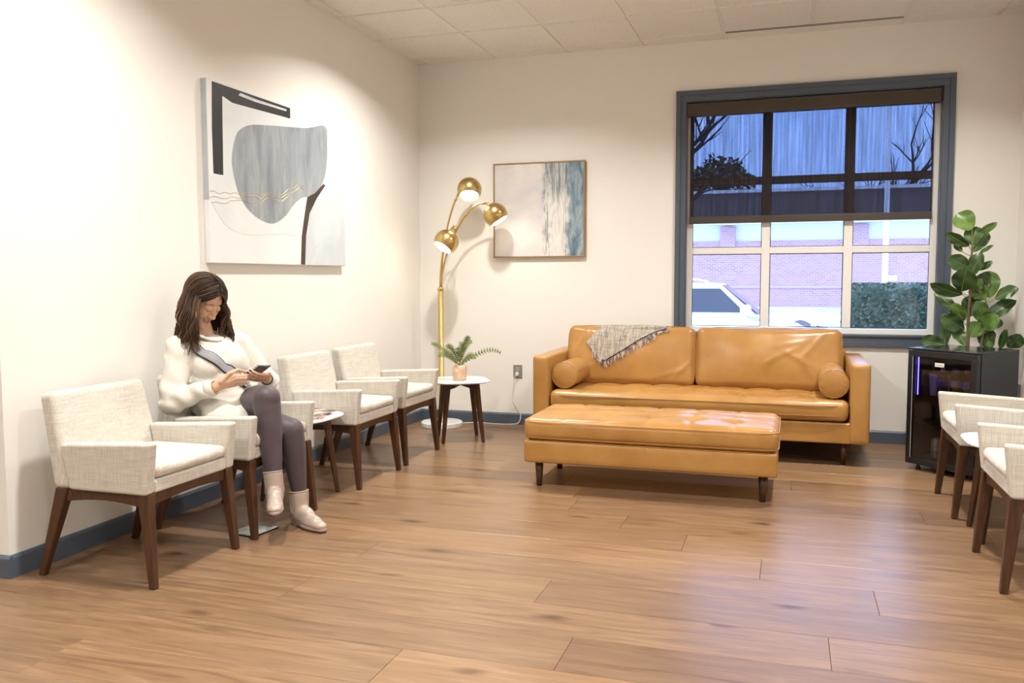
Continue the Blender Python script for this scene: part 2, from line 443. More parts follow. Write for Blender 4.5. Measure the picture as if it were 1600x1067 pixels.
# recessed downlights (each with its own lamp); only the first shows at the top edge of the picture
OFF = ['', '_sofa_offscreen', '_armchair_offscreen', '_table_offscreen', '_corner_offscreen', '_rear_offscreen', '_passage_offscreen']
DL = ['round recessed downlight in the ceiling between the brass lamp and the ottoman', 'round recessed downlight in the ceiling above the sofa end by the fridge', 'round recessed downlight in the ceiling above the woman', 'round recessed downlight in the ceiling above the chairs across from the woman', 'round recessed downlight in the ceiling near the entry corner', 'round recessed downlight in the ceiling furthest from the window', 'round recessed downlight in the ceiling of the entry passage']
for i, (x, y) in enumerate(CANS):
    d = thing('downlight' + OFF[i], DL[i], 'light', (x, y, H), group='recessed ceiling downlights')
    obj('trim_ring', lathe([(.075, -.001), (.079, -.006), (.098, -.004), (.100, 0.0), (.075, .004)], 32, False), MT['white_metal'], d, smooth=True)
    obj('lens' + OFF[i], lathe([(.0, .001), (.076, .001)], 32, False), MT['candisc'], d)
    ld = bpy.data.lights.new('lamp' + OFF[i], 'AREA'); ld.shape = 'DISK'; ld.size = .15; ld.energy = DOWNLIGHT_W; ld.color = (1.0, .965, .915); ld.spread = math.radians(142)
    lo = bpy.data.objects.new('lamp' + OFF[i], ld); col.objects.link(lo); lo.parent = d; lo.location = (0, 0, -.008)

# baseboards
BH, BT = .0944, .015
def bb(name, a, b, ax, lab):
    prof = [(0, 0), (BT, 0), (BT, BH-.012), (BT*.55, BH-.002), (0, BH)]
    if ax == 'left': vf = prism(prof, a, b, 'y'); vf = ([(p[0], p[1], p[2]) for p in vf[0]], vf[1])
    elif ax == 'back': vf = prism([(-p[0], p[1]) for p in prof], a, b, 'x')
    elif ax == 'right': vf = prism([(XR-p[0], p[1]) for p in prof], a, b, 'y')
    elif ax == 'entry': vf = prism([(YL-p[0], p[1]) for p in prof], a, b, 'x')
    tag(obj(name, vf, MT['slate']), lab, 'baseboard', kind='structure')
bb('baseboard_left', YL, 0, 'left', 'slate blue baseboard under the large painting')
bb('baseboard_back', 0, XR, 'back', 'slate blue baseboard running below the window')
bb('baseboard_right', YR, 0, 'right', 'slate blue baseboard behind the fridge')
bb('baseboard_entry', XE, BT, 'entry', 'slate blue baseboard around the corner of the entry')

# window
win = thing('window_1', 'three-column window with white frame and dark slate casing', 'window', (3.154, 0, WZ0), kind='structure')
def wpart(name, vf, m, parent=win, **kw): return obj(name, vf, m, parent, world=True, **kw)
def rectring(x0, x1, z0, z1, w, y0, y1):
    return [box(x0, x1, y0, y1, z1-w, z1), box(x0, x1, y0, y1, z0, z0+w), box(x0, x0+w, y0, y1, z0+w, z1-w), box(x1-w, x1, y0, y1, z0+w, z1-w)]
for nm, bx_ in zip(('head_casing', 'sill_casing', 'side_casing', 'side_casing'), rectring(WX0, WX1, WZ0, WZ1, .036, -.026, 0)): wpart(nm, bx_, MT['casing'], bevel=.002)
for nm, bx_ in zip(('inner_casing',)*4, rectring(WX0+.036, WX1-.036, WZ0+.036, WZ1-.036, CW-.036, -.018, .0)): wpart(nm, bx_, MT['casing'], bevel=.002)
wpart('jamb_liner', J(*rectring(OX0, OX1, OZ0, OZ1, .006, 0.0, .15)), MT['casing'])
wpart('sill', box(OX0, OX1, -.03, .06, OZ0-.004, OZ0+.014), MT['casing'], bevel=.003)
FY0, FY1 = .055, .105
fr = rectring(OX0+.006, OX1-.006, OZ0+.008, OZ1-.006, .044, FY0, FY1)
for b_ in fr: wpart('frame_bar', b_, MT['vinyl'], bevel=.003)
gx = [2.306, 2.859, 3.448, 4.002]; gz = [.852, 1.436, 1.968, 2.53]
for x in gx[1:3]: wpart('mullion', box(x-.031, x+.031, FY0, FY1, gz[0], gz[3]), MT['vinyl'], bevel=.003)
for z in gz[1:3]:
    for i in range(3):
        a = gx[i] + (.031 if i else 0); b = gx[i+1] - (.031 if i < 2 else 0)
        wpart('glazing_bar', box(a, b, FY0+.002, FY1-.002, z-.025, z+.025), MT['vinyl'], bevel=.003)
for i in range(3):
    for j in range(3):
        a = gx[i]+(.031 if i else -.002); b = gx[i+1]-(.031 if i < 2 else -.002)
        c = gz[j]+(.025 if j else -.002); d_ = gz[j+1]-(.025 if j < 2 else -.002)
        p = wpart('pane', box(a, b, .082, .086, c, d_), MT['pane'])
        gk = obj('gasket', J(*rectring(a, b, c, d_, .005, .07, .081)), MT['gasket'], p)

# roller shade
sh = thing('roller_shade', 'dark brown see-through roller shade pulled halfway down the window', 'blind', (3.15, .02, 2.55))
obj('valance', box(2.262, 4.036, -.012, .05, 2.468, 2.562), MT['bronze'], sh, world=True, bevel=.003)
obj('screen_cloth', box(2.285, 4.002, .022, .0228, 1.65, 2.475), MT['screen'], sh, world=True)
obj('hem_bar', box(2.283, 4.004, .014, .031, 1.645, 1.700), MT['bronze'], sh, world=True, bevel=.004)
for xa_, xb_ in ((2.256, 2.264), (4.036, 4.052)): obj('end_bracket', box(xa_, xb_, -.01, .05, 2.47, 2.57), MT['black'], sh, world=True)

# ================================================================== OUTSIDE
m = MT['asphalt'] = mat('pale_pavement', (.62, .62, .64), .8); t = NT(m)
n_ = t.noise(t.coord(), .35, 5, .6); t.color(t.ramp(n_, [(.35, (.50, .50, .53)), (.6, (.72, .72, .74))]))
gv = [(-60, .3, -.5), (70, .3, -.5), (70, 12, -.5), (-60, 12, -.5), (-60, 29.5, .02), (70, 29.5, .02), (-60, 80, .02), (70, 80, .02)]
struct('pavement', (gv, [(0, 1, 2, 3), (3, 2, 5, 4), (4, 5, 7, 6)]), MT['asphalt'], 'pale pavement and car park outside the window', 'ground')
m = MT['brick'] = mat('red_brick', (.4, .15, .12), .85); t = NT(m)
br = t.new('ShaderNodeTexBrick'); br.inputs['Scale'].default_value = 1.0
br.inputs['Color1'].default_value = (.33, .115, .10, 1); br.inputs['Color2'].default_value = (.50, .235, .215, 1); br.inputs['Mortar'].default_value = (.60, .52, .52, 1)
br.inputs['Brick Width'].default_value = .22; br.inputs['Row Height'].default_value = .075; br.inputs['Mortar Size'].default_value = .011
v = t.coord((1, 1, 1), rot=(PI/2, 0, 0)); t.link(v, br.inputs['Vector'])
t.color(t.mix(t.noise(t.coord(), .9, 4), br.outputs['Color'], (.56, .33, .32)))
MT['fascia'] = mat('white_fascia', (.80, .80, .80), .6)
MT['roofing'] = mat('dark_shingle', (.11, .095, .095), .8)
bl = thing('brick_building', 'low red brick building with white fascia across the car park', 'building', (4, 30, 0))
obj('brick_wall', box(-30, 40, 30, 36, 0, 2.72), MT['brick'], bl, world=True)
obj('stone_course', box(-30, 40, 29.95, 30.0, .78, .86), mat('stone_course', (.55, .40, .40), .8), bl, world=True)
obj('white_band', box(-30, 40, 30.15, 36, 2.72, 3.36), MT['fascia'], bl, world=True)
for x in (-2.4, .55, 5.65, 11.0): obj('brick_pier', box(x-.3, x+.3, 29.9, 30.2, 2.3, 3.30), MT['brick'], bl, world=True)
obj('soffit', box(-31, 41, 29.2, 36, 3.36, 3.44), MT['fascia'], bl, world=True)
obj('gutter', box(-31, 41, 29.08, 29.2, 4.60, 4.72), MT['fascia'], bl, world=True)
obj('mansard_roof', prism([(29.18, 3.44), (36.5, 3.44), (36.5, 4.75), (29.3, 4.62)], -31, 41, 'x'), MT['roofing'], bl, world=True)
gb = thing('gabled_building', 'dark gable roof rising behind the low brick building', 'building', (22, 42, 0))
obj('wall', box(13.5, 34, 42, 50, 0, 4.8), MT['brick'], gb, world=True)
obj('roof', prism([(9.5, 4.6), (24, 10.2), (38, 4.8)], 41.5, 50.5, 'y'), MT['roofing'], gb, world=True)
# hedge of clipped evergreen
m = MT['hedge'] = mat('hedge_leaves', (.035, .06, .045), .7); t = NT(m)
oi_ = t.noise(t.coord(), 7, 3); t.color(t.ramp(oi_, [(.3, (.022, .042, .022)), (.55, (.055, .092, .045)), (.75, (.14, .13, .085))]))
hd = thing('clipped_hedge', 'clipped dark evergreen hedge below the white pole', 'hedge', (7.2, 13.0, -.45))
def bump_hedge(q, u):
    nn = noise.noise(Vector(q)*3.1)*.12 + noise.noise(Vector(q)*9)*.05
    return q + Vector((u[0], u[1], u[2]))*nn
obj('hedge_core', mv(rbox(2.75, .7, .74, .2, 60, 14, 16, fn=bump_hedge), 6.98, 13.0, .30), MT['hedge'], hd, smooth=True, world=True)
lv, lf = [], []
hr = random.Random(5)
for i in range(9000):
    fx = hr.random()
    if fx < .62: p = Vector((hr.uniform(4.2, 9.7), 12.26-hr.uniform(0, .08), hr.uniform(-.42, 1.02)))
    elif fx < .9: p = Vector((hr.uniform(4.2, 9.7), hr.uniform(12.3, 13.6), 1.03+hr.uniform(-.04, .06)))
    else: p = Vector((4.2-hr.uniform(0, .06), hr.uniform(12.3, 13.6), hr.uniform(-.42, 1.02)))
    a = Vector((hr.uniform(-1, 1), hr.uniform(-1, .2), hr.uniform(-1, 1))).normalized()*.05
    b = a.cross(Vector((hr.uniform(-1, 1), hr.uniform(-1, 1), hr.uniform(-1, 1)))).normalized()*.025
    n0 = len(lv); lv += [p-a, p+b, p+a, p-b]; lf.append((n0, n0+1, n0+2, n0+3))
tag(obj('leaves', (lv, lf), MT['hedge'], hd, world=True), kind='stuff')
# white pole
MT['polewhite'] = mat('white_pole', (.86, .86, .86), .4)
lp = thing('light_pole', 'slim white lamp post rising behind the hedge', 'lamp post', (5.62, 20, -.2))
obj('post', lathe([(.085, 0), (.075, 3), (.06, 6.5)], 16), MT['polewhite'], lp, smooth=True)
obj('base', lathe([(.17, -.1), (.17, .25), (.10, .33)], 16), MT['polewhite'], lp, smooth=True)
obj('lamp_head', mv(rbox(.3, .12, .05, .04, 6, 4, 3), .25, 0, 6.5), MT['polewhite'], lp)
obj('sign_arm', box(0, .32, -.03, .03, 1.32, 1.46), MT['polewhite'], lp, bevel=.03)
# white suv
MT['carpaint'] = mat('white_car_paint', (.84, .85, .87), .2, coat=.6)
MT['carglass'] = mat('car_glass', (.035, .04, .045), .05)
MT['tyre'] = mat('tyre', (.02, .02, .02), .8)
cr = thing('parked_suv', 'white sport utility car parked outside below the window', 'car', (1.28, 10.4, -.5))
# local: x forward (+x), y across, z up
body_prof = [(-2.3, .42), (-2.35, .95), (-2.2, 1.05), (1.0, 1.02), (1.12, .92), (1.9, .82), (2.2, .66), (2.25, .40), (-2.2, .36)]
obj('body', prism(body_prof, -.92, .92, 'y'), MT['carpaint'], cr, bevel=.06, seg=3)
cab = hexa([(-2.2, -.88, 1.0), (1.22, -.88, 1.0), (1.22, .88, 1.0), (-2.2, .88, 1.0)], [(-1.95, -.70, 1.62), (.50, -.70, 1.62), (.50, .70, 1.62), (-1.95, .70, 1.62)])
obj('cabin', cab, MT['carpaint'], cr, bevel=.07, seg=3)
def sidewin(x0, x1, x2, x3, yb, yt): return hexa([(x0, yb-.012, 1.08), (x1, yb-.012, 1.08), (x1, yb+.01, 1.08), (x0, yb+.01, 1.08)], [(x3, yt-.012, 1.52), (x2, yt-.012, 1.52), (x2, yt+.01, 1.52), (x3, yt+.01, 1.52)])
for a in ((-.55, .98, .52, -.55), (-1.75, -.65, -.65, -1.7)): obj('side_window', sidewin(*a, -.862, -.735), MT['carglass'], cr)
obj('windscreen', hexa([(1.215, -.76, 1.04), (1.235, -.76, 1.04), (1.235, .76, 1.04), (1.215, .76, 1.04)], [(.53, -.62, 1.58), (.56, -.62, 1.58), (.56, .62, 1.58), (.53, .62, 1.58)]), MT['carglass'], cr)
obj('roof_rail', tube([(-1.8, -.62, 1.64), (-1.6, -.62, 1.69), (.1, -.62, 1.69), (.3, -.62, 1.64)], .02, 6), MT['carpaint'], cr)
mi = obj('side_mirror', mv(rbox(.10, .13, .09, .06, 6, 6, 6), 1.0, -1.06, 1.14), MT['carpaint'], cr, smooth=True)
for x in (-1.4, 1.4):
    for s in (-1, 1):
        w_ = obj('wheel', xf(lathe([(.02, -.11), (.30, -.11), (.35, -.08), (.35, .08), (.30, .11), (.02, .11)], 24), Matrix.Translation((x, s*.84, .35)) @ Matrix.Rotation(PI/2, 4, 'X')), MT['tyre'], cr, smooth=True)
MT['mulch'] = mat('dark_mulch', (.10, .09, .10), .9)
mu = thing('mulch_mound', 'low dark mound on the pavement in front of the brick building', 'mound', (3.35, 19.6, -.28))
obj('mound', lathe([(.95, 0), (.6, .07), (.3, .14), (.1, .24), (.0005, .26)], 24), MT['mulch'], mu, smooth=True)
obj('stones', mv(rbox(.08, .08, .06, .05, 6, 6, 6), .35, -.3, .1), MT['fascia'], mu, smooth=True)
# bare trees and dark evergreen beyond
MT['bark'] = mat('dark_bark', (.035, .028, .03), .9)
def bare_tree(name, label, base, h, seed, lean=(0, 0)):
    r_ = random.Random(seed); tr_ = thing(name, label, 'tree', base)
    B = []; TK = []
    def grow(p, d, L, rad, lvl):
        pts = [p]; q = Vector(p); dd = Vector(d)
        for i in range(4):
            dd = (dd + Vector((r_.uniform(-.16, .16), r_.uniform(-.16, .16), r_.uniform(-.05, .12)))).normalized(); q = q + dd*L/4; pts.append(q.copy())
        (TK if lvl == 0 else B).append(tube(pts, [rad*(1-.13*i) for i in range(5)], 6 if lvl < 2 else 4))
        if lvl >= 4: return
        for i in range(4 if lvl < 3 else 3):
            k = r_.choice([2, 3, 4]); s = pts[k]
            sd = (dd + Vector((r_.uniform(-1, 1), r_.uniform(-1, 1), r_.uniform(-.25, .6)))*.85).normalized()
            grow(s, sd, L*r_.uniform(.55, .8), rad*.52, lvl+1)
    grow(Vector((0, 0, 0)), Vector((lean[0], lean[1], 1)), h*.36, h*.028, 0)
    obj('trunk', J(*TK), MT['bark'], tr_, smooth=True); obj('branches', J(*B), MT['bark'], tr_, smooth=True)
bare_tree('bare_tree', 'bare tree with spreading branches outside, beside the white car', (-1.3, 22, -.15), 11.5, 11, (.22, 0))
bare_tree('bare_tree', 'bare tree standing behind the brick building, framed by the middle panes', (8.5, 47, 0), 12.5, 4)
bare_tree('bare_tree', 'bare tree leaning over the gable roof, right of the lamp post', (12.5, 22, -.15), 8, 23, (-.05, 0))
def ever(name, label, c, r, seed, nl):
    tr_ = thing(name, label, 'tree', (c[0], c[1], 0))
    obj('trunk', lathe([(.2, 0), (.15, c[2])], 8), MT['bark'], tr_)
    r_ = random.Random(seed); L_, F_ = [], []
    for i in range(nl):
        d_ = Vector((r_.gauss(0, 1), r_.gauss(0, 1), r_.gauss(0, 1))).normalized()
        p = Vector((0, 0, c[2])) + Vector((d_.x*r[0], d_.y*r[0], d_.z*r[1]))*r_.uniform(.55, 1.0)*(1+.2*noise.noise(d_*2.2))
        a = Vector((r_.uniform(-1, 1), r_.uniform(-1, 1), r_.uniform(-1, 1))).normalized()*.16; b = a.cross(Vector((r_.uniform(-1, 1), r_.uniform(-1, 1), 1))).normalized()*.1
        n0 = len(L_); L_ += [p-a, p+b, p+a, p-b]; F_.append((n0, n0+1, n0+2, n0+3))
    tag(obj('foliage', (L_, F_), MT['hedge'], tr_), kind='stuff')
ever('evergreen_tree', 'dark rounded evergreen crown above the low roof, behind the white car', (-.6, 40, 5.9), (1.7, 1.7), 3, 1500)

# ================================================================== ARMCHAIRS
def make_chair():
    t = thing('armchair', 'cream linen armchair with walnut legs', 'armchair')
    for s in (-1, 1):
        prof = [(-.120, .376), (.262, .376), (.286, .588), (-.160, .564)]
        ya, yb2 = (.2285, .2845) if s > 0 else (-.2845, -.2285)
        ar = obj('armrest', prism(prof, ya, yb2, 'y'), MT['linen'], t, bevel=.014, seg=3)
        yo = s*.2845
        obj('seam', tube([(.258, yo-s*.008, .384), (.278, yo-s*.008, .572), (.270, yo-s*.009, .580), (-.148, yo-s*.009, .558)], .0022, 5), MT['linen_seat'], ar)
    bk = hexa([(-.200, -.285, .376), (-.118, -.285, .376), (-.118, .285, .376), (-.200, .285, .376)],
              [(-.282, -.264, .762), (-.205, -.264, .770), (-.205, .264, .770), (-.282, .264, .762)])
    obj('backrest', bk, MT['linen'], t, bevel=.026, seg=4)
    obj('seat_rail', box(-.125, .262, -.230, .230, .376, .432), MT['linen'], t, bevel=.012, seg=3)
    obj('seat_cushion', mv(rbox(.198, .226, .027, .022, 16, 18, 6, (.006, .0, .011)), .070, 0, .4615), MT['linen_seat'], t, smooth=True)
    # aprons with a shallow arch
    def arch(a, b, z0, z1, rise):
        pts = [(a, z1), (b, z1)]
        for i in range(9):
            u = i/8; x = b + (a-b)*u; pts.append((x, z0 + rise*math.sin(PI*u)))
        return pts
    for s in (-1, 1):
        obj('side_apron', prism(arch(-.155, .235, .322, .377, .018), s*.252-.012, s*.252+.012, 'y'), MT['walnut'], t)
    for x in (-.160, .238):
        obj('cross_apron', prism(arch(-.232, .232, .326, .377, .014), x-.011, x+.011, 'x'), MT['walnut'], t)
    for s in (-1, 1):
        obj('leg', taper((.236, s*.250, .378), (.052, .046), (.272, s*.266, 0), (.030, .028)), MT['walnut'], t, bevel=.005, seg=2)
        obj('leg', taper((-.168, s*.250, .378), (.062, .046), (-.288, s*.266, 0), (.030, .028)), MT['walnut'], t, bevel=.005, seg=2)
    return t
chair = make_chair()
chair_spots = [
    (.385, -3.840, 0, 'cream linen armchair standing at the corner of the wall, empty, beside the seated woman'),
    (.385, -3.160, 0, 'cream linen armchair in which the woman sits'),
    (.400, -2.148, 0, 'empty cream linen armchair beside the small table with magazines'),
    (.385, -1.473, 0, 'empty cream linen armchair beside the table with the potted fern'),
    (4.137, -1.785, PI, 'cream linen armchair standing in front of the black fridge'),
    (4.132, -2.880, PI, 'cream linen armchair across from the woman, beside the empty marble side table'),
]
for i, (x, y, a, lab) in enumerate(chair_spots):
    c = chair if i == 0 else copy_tree(chair)
    c.location = (x, y, 0); c.rotation_euler = (0, 0, a); c['label'] = lab; c['group'] = 'cream linen armchairs'

# ================================================================== SIDE TABLES
def squircle(h, e=3.6, n=40):
    out = []
    for i in range(n):
        a = 2*PI*i/n; c, s = math.cos(a), math.sin(a)
        out.append((h*math.copysign(abs(c)**(2/e), c), h*math.copysign(abs(s)**(2/e), s)))
    return out
def make_table():
    t = thing('side_table', 'side table', 'side table')
    V, F = [], []
    rings = [(.188, .4445), (.213, .451), (.217, .456), (.216, .461), (.212, .463)]
    n = 40
    for h, z in rings: V += [(x, y, z) for x, y in squircle(h)]
    for r in range(len(rings)-1):
        for k in range(n): F.append((r*n+k, r*n+(k+1) % n, (r+1)*n+(k+1) % n, (r+1)*n+k))
    F.append(tuple(range(n))[::-1]); F.append(tuple((len(rings)-1)*n+k for k in range(n)))
    obj('tabletop', (V, F), MT['marble'], t)
    d = 1/math.sqrt(2)
    for sx, sy in ((1, 1), (-1, -1)):
        pass
    for q in (0, 1):
        a = PI/4 + q*PI/2
        R_ = Matrix.Rotation(a, 4, 'Z')
        prof = [(-.158, .445), (.158, .445), (.150, .400), (.09, .405), (0, .424), (-.09, .405), (-.150, .400)]
        obj('cross_rail', xf(prism(prof, -.012, .012, 'y'), R_), MT['walnut'], t)
    for sx in (-1, 1):
        for sy in (-1, 1):
            a = math.atan2(sy, sx)
            R_ = Matrix.Rotation(a, 4, 'Z')
            obj('leg', xf(taper((.152, 0, .445), (.042, .036), (.214, 0, 0), (.022, .022)), R_), MT['walnut'], t, bevel=.006)
    return t
tb = make_table()
for i, (x, y, a, lab) in enumerate([
        (.430, -2.656, 0, 'small white marble side table holding magazines between two armchairs'),
        (.670, -.790, math.radians(30), 'small white marble side table holding the potted fern beside the brass lamp'),
        (4.062, -2.330, 0, 'small white marble side table with nothing on it, wedged between two armchairs near the fridge')]):
    c = tb if i == 0 else copy_tree(tb)
    c.location = (x, y, 0); c.rotation_euler = (0, 0, a); c['label'] = lab; c['group'] = 'white marble side tables'

# magazines
m = MT['mag'] = mat('magazine_cover', (.4, .3, .28), .3); t = NT(m)
n_ = t.noise(t.coord((1, 1, 1), rnd=40), 16, 3, .6, .6); t.color(t.ramp(n_, [(.3, (.10, .06, .05)), (.45, (.42, .25, .20)), (.56, (.70, .62, .55)), (.7, (.20, .20, .24))], 'CONSTANT'))
MT['paper'] = mat('paper_pages', (.80, .78, .74), .7)
for i, (a, dx, lab) in enumerate([(.35, 0, 'glossy magazine at the bottom of the pile on the small table'), (.12, -.01, 'glossy magazine in the middle of the pile on the small table'), (-.25, -.015, 'colourful magazine on top of the pile on the small table')]):
    mg = thing('magazine', lab, 'magazine', (.49+dx, -2.655, .463+i*.0075), a, 'magazines on the side table')
    obj('pages', box(-.098, .098, -.13, .13, .0008, .0062), MT['paper'], mg)
    obj('cover', J(box(-.1, .1, -.132, .132, .0062, .0074), box(-.1, .1, -.132, .132, 0, .0008), box(-.101, -.099, -.132, .132, 0, .0074)), MT['mag'], mg)

# ================================================================== SOFA
SX0, SX1, SYF = 1.292, 3.549, -.950
AX0, AX1 = 1.412, 3.428
so = thing('leather_sofa', 'tan leather sofa with two back cushions under the window', 'sofa', (2.42, -.5, 0))
def sp(name, vf, m=MT['leather'], parent=so, **kw): return obj(name, vf, m, parent, world=True, **kw)
base = sp('base_frame', box(AX0-.01, AX1+.01, SYF+.012, -.05, .148, .285), bevel=.012, seg=3)
for x0, x1 in ((SX0, AX0), (AX1, SX1)):
    xc, hw = (x0+x1)/2, (x1-x0)/2
    def arm_fn(q, u): return q
    a = sp('arm', mv(rbox(hw, .452, .2625, .022, 8, 30, 20, (.004, .004, .004)), xc, SYF+.452, .1475+.2625), smooth=True)
    for xx in (x0+.012, x1-.012):
        obj('piping', tube([(xx, SYF+.006, .17), (xx, SYF+.006, .655), (xx, SYF+.016, .666), (xx, -.06, .6665)], .0032, 5), MT['piping'], a, world=True)
sp('back_frame', box(AX0-.012, AX1+.012, -.16, -.045, .15, .70), bevel=.02, seg=3)
def tuft(W, D, nx, ny, dip, sg, seam_=.004):
    xs_ = [(-1 + 2*(i+1)/(nx+1))*W for i in range(nx)]; ys_ = [(-1 + 2*(j+1)/(ny+1))*D for j in range(ny)]
    def fn(q, u):
        if q.z > 0:
            dz = 0
            for a in xs_:
                dz += seam_*math.exp(-((q.x-a)/.010)**2)*(1 if abs(q.y) < D else 0)
                for b in ys_:
                    dz += dip*math.exp(-(((q.x-a)**2+(q.y-b)**2)/sg**2))
            for b in ys_: dz += seam_*math.exp(-((q.y-b)/.010)**2)
            w = max(0, min(1, q.z/.03))
            edge = min(1, max(0, (1-abs(u[0]))*12))*min(1, max(0, (1-abs(u[1]))*8))
            dz += .004*noise.noise(q*9)
            q = Vector((q.x, q.y, q.z - dz*w*edge))
        else:
            q = Vector(q)
        return q
    return fn
cw = (AX1-AX0)/2 - .006
sc_ = sp('seat_cushion', mv(rbox(cw, .335, .068, .042, 150, 50, 10, (.004, .012, .016), tuft(cw, .335, 8, 2, .016, .045, .006)), (AX0+AX1)/2, SYF+.335-.004, .360), smooth=True)
def ringpipe(cx, cy, z, hx, hy, r=.003, rad=.04):
    pts = []
    for i in range(49):
        a = 2*PI*i/48; c, s = math.cos(a), math.sin(a)
        e = 14
        pts.append((cx+hx*math.copysign(abs(c)**(2/e), c), cy+hy*math.copysign(abs(s)**(2/e), s), z))
    return tube(pts, r, 5, cap=False)
cyc = SYF+.335-.004
for z in (.330, .395): obj('piping', ringpipe((AX0+AX1)/2, cyc, z, cw+.001, .338+.006), MT['piping'], sc_, world=True)
# back cushions, leaning
lean = math.radians(14)
cush = []
for i, (xa, xb) in enumerate(((1.416, 2.384), (2.394, 3.404))):
    hw = (xb-xa)/2; sd = 3+i*11
    def wr_(q, u, sd=sd, i=i, hw=hw):
        f = max(0, -u[1]); k = 1-abs(u[0])
        w = noise.noise(Vector((q.x*4+sd, q.z*3, sd)))*.012
        cr1 = 0
        if i == 1:
            for cx_, cz_, an, am in ((.10, .02, .5, .010), (.20, .0, -.5, .010), (.02, -.02, 1.0, .008), (.30, .08, .9, .008), (.14, .10, .2, .007), (.26, -.06, -.9, .006)):
                dx_, dz_ = q.x-cx_, q.z-cz_
                l_ = dx_*math.cos(an)+dz_*math.sin(an); c_ = -dx_*math.sin(an)+dz_*math.cos(an)
                cr1 += am*math.exp(-(l_/.11)**2 - (c_/.018)**2)*math.cos(c_*60)
        else:
            for cx_, cz_, an, am in ((-.36, .12, 1.0, .008), (.40, -.10, .8, .008), (.30, -.14, .3, .006), (-.3, -.1, .4, .005)):
                dx_, dz_ = q.x-cx_, q.z-cz_
                l_ = dx_*math.cos(an)+dz_*math.sin(an); c_ = -dx_*math.sin(an)+dz_*math.cos(an)
                cr1 += am*math.exp(-(l_/.10)**2 - (c_/.02)**2)*math.cos(c_*55)
        sag = -.010*(1-u[0]**2)*max(0, u[2])
        return Vector((q.x, q.y - f*(w+cr1), q.z + sag + .006*noise.noise(Vector((q.x*6+sd, 0, 0)))*max(0, u[2])))
    vf = rbox(hw, .095, .225, .05, 76, 14, 40, (.004, .045, .010), wr_)
    vf = xf(vf, Matrix.Translation(((xa+xb)/2, -.335, .630)) @ Matrix.Rotation(-lean, 4, 'X'))
    c = sp('back_cushion', vf, smooth=True); cush.append(c)
    ring = []
    for k in range(65):
        a = 2*PI*k/64; cc, ss = math.cos(a), math.sin(a); e = 9
        ring.append((hw*1.002*math.copysign(abs(cc)**(2/e), cc), -.062, .224*math.copysign(abs(ss)**(2/e), ss)))
    obj('piping', xf(tube(ring, .003, 5, cap=False), Matrix.Translation(((xa+xb)/2, -.335, .630)) @ Matrix.Rotation(-lean, 4, 'X')), MT['piping'], c, world=True)
for x in (1.47, 3.40):
    for y in (SYF+.08, -.14):
        sp('leg', mv(lathe([(.014, 0), (.024, .150)], 14), x, y, 0), MT['walnut'], smooth=True)
sp('leg', mv(lathe([(.014, 0), (.024, .150)], 14), 2.42, SYF+.12, 0), MT['walnut'], smooth=True)

# bolsters
def bolster(label, x, yf, yb_, z, r):
    t = thing('bolster_pillow', label, 'pillow', (x, (yf+yb_)/2, z-r), group='tan leather bolsters')
    L_ = (yb_-yf)/2; prof = []
    for i in range(15):
        u = i/14; prof.append((r*(1.0+.03*math.sin(PI*u)), -L_+2*L_*u))
    prof = [(0.0, -L_-.014), (r*.35, -L_-.013), (r*.8, -L_-.007), (r*.95, -L_-.001)] + prof + [(r*.95, L_+.001), (r*.8, L_+.007), (0.0, L_+.014)]
    V, F = lathe(prof, 40, False)
    V2 = []
    for p in V:
        rr_ = math.hypot(p[0], p[1]); a = math.atan2(p[1], p[0])
        k = .0022*max(0, math.sin(a*11+math.sin(a*3)))*(rr_/r > .7 and abs(p[2]) > L_-.002)*(rr_/r < .97)
        V2.append((p[0], p[1], p[2] + math.copysign(k, p[2]) + 0))
    R_ = Matrix.Translation((0, 0, r)) @ Matrix.Rotation(-PI/2, 4, 'X')
    obj('cylinder_cover', xf((V2, F), R_), MT['leather'], t, smooth=True)
    for s in (-1, 1):
        pts = [(r*1.0*math.cos(2*PI*k/40), s*L_*.995, r+r*1.0*math.sin(2*PI*k/40)) for k in range(41)]
        obj('piping', tube(pts, .0035, 5, cap=False), MT['piping'], t)
bolster('tan leather bolster cushion on the sofa end nearer the brass lamp', 1.509, -.875, -.44, .531, .093)
bolster('tan leather bolster cushion on the sofa end nearer the black fridge', 3.330, -.875, -.46, .533, .093)

# ================================================================== THROW BLANKET
bpy.context.view_layer.update()
def bvh_of(o):
    me = o.data; mw = o.matrix_world
    off = o.location + (o.parent.location if o.parent else Vector())
    return BVHTree.FromPolygons([Vector(v.co)+off for v in me.vertices], [tuple(p.vertices) for p in me.polygons])
cb = bvh_of(cush[0])
def front_y(x, z):
    h = cb.ray_cast(Vector((x, -2, z)), Vector((0, 1, 0)))
    return h[0].y if h[0] else None
def top_z(x, y):
    h = cb.ray_cast(Vector((x, y, 2)), Vector((0, 0, -1)))
    return h[0].z if h[0] else .85
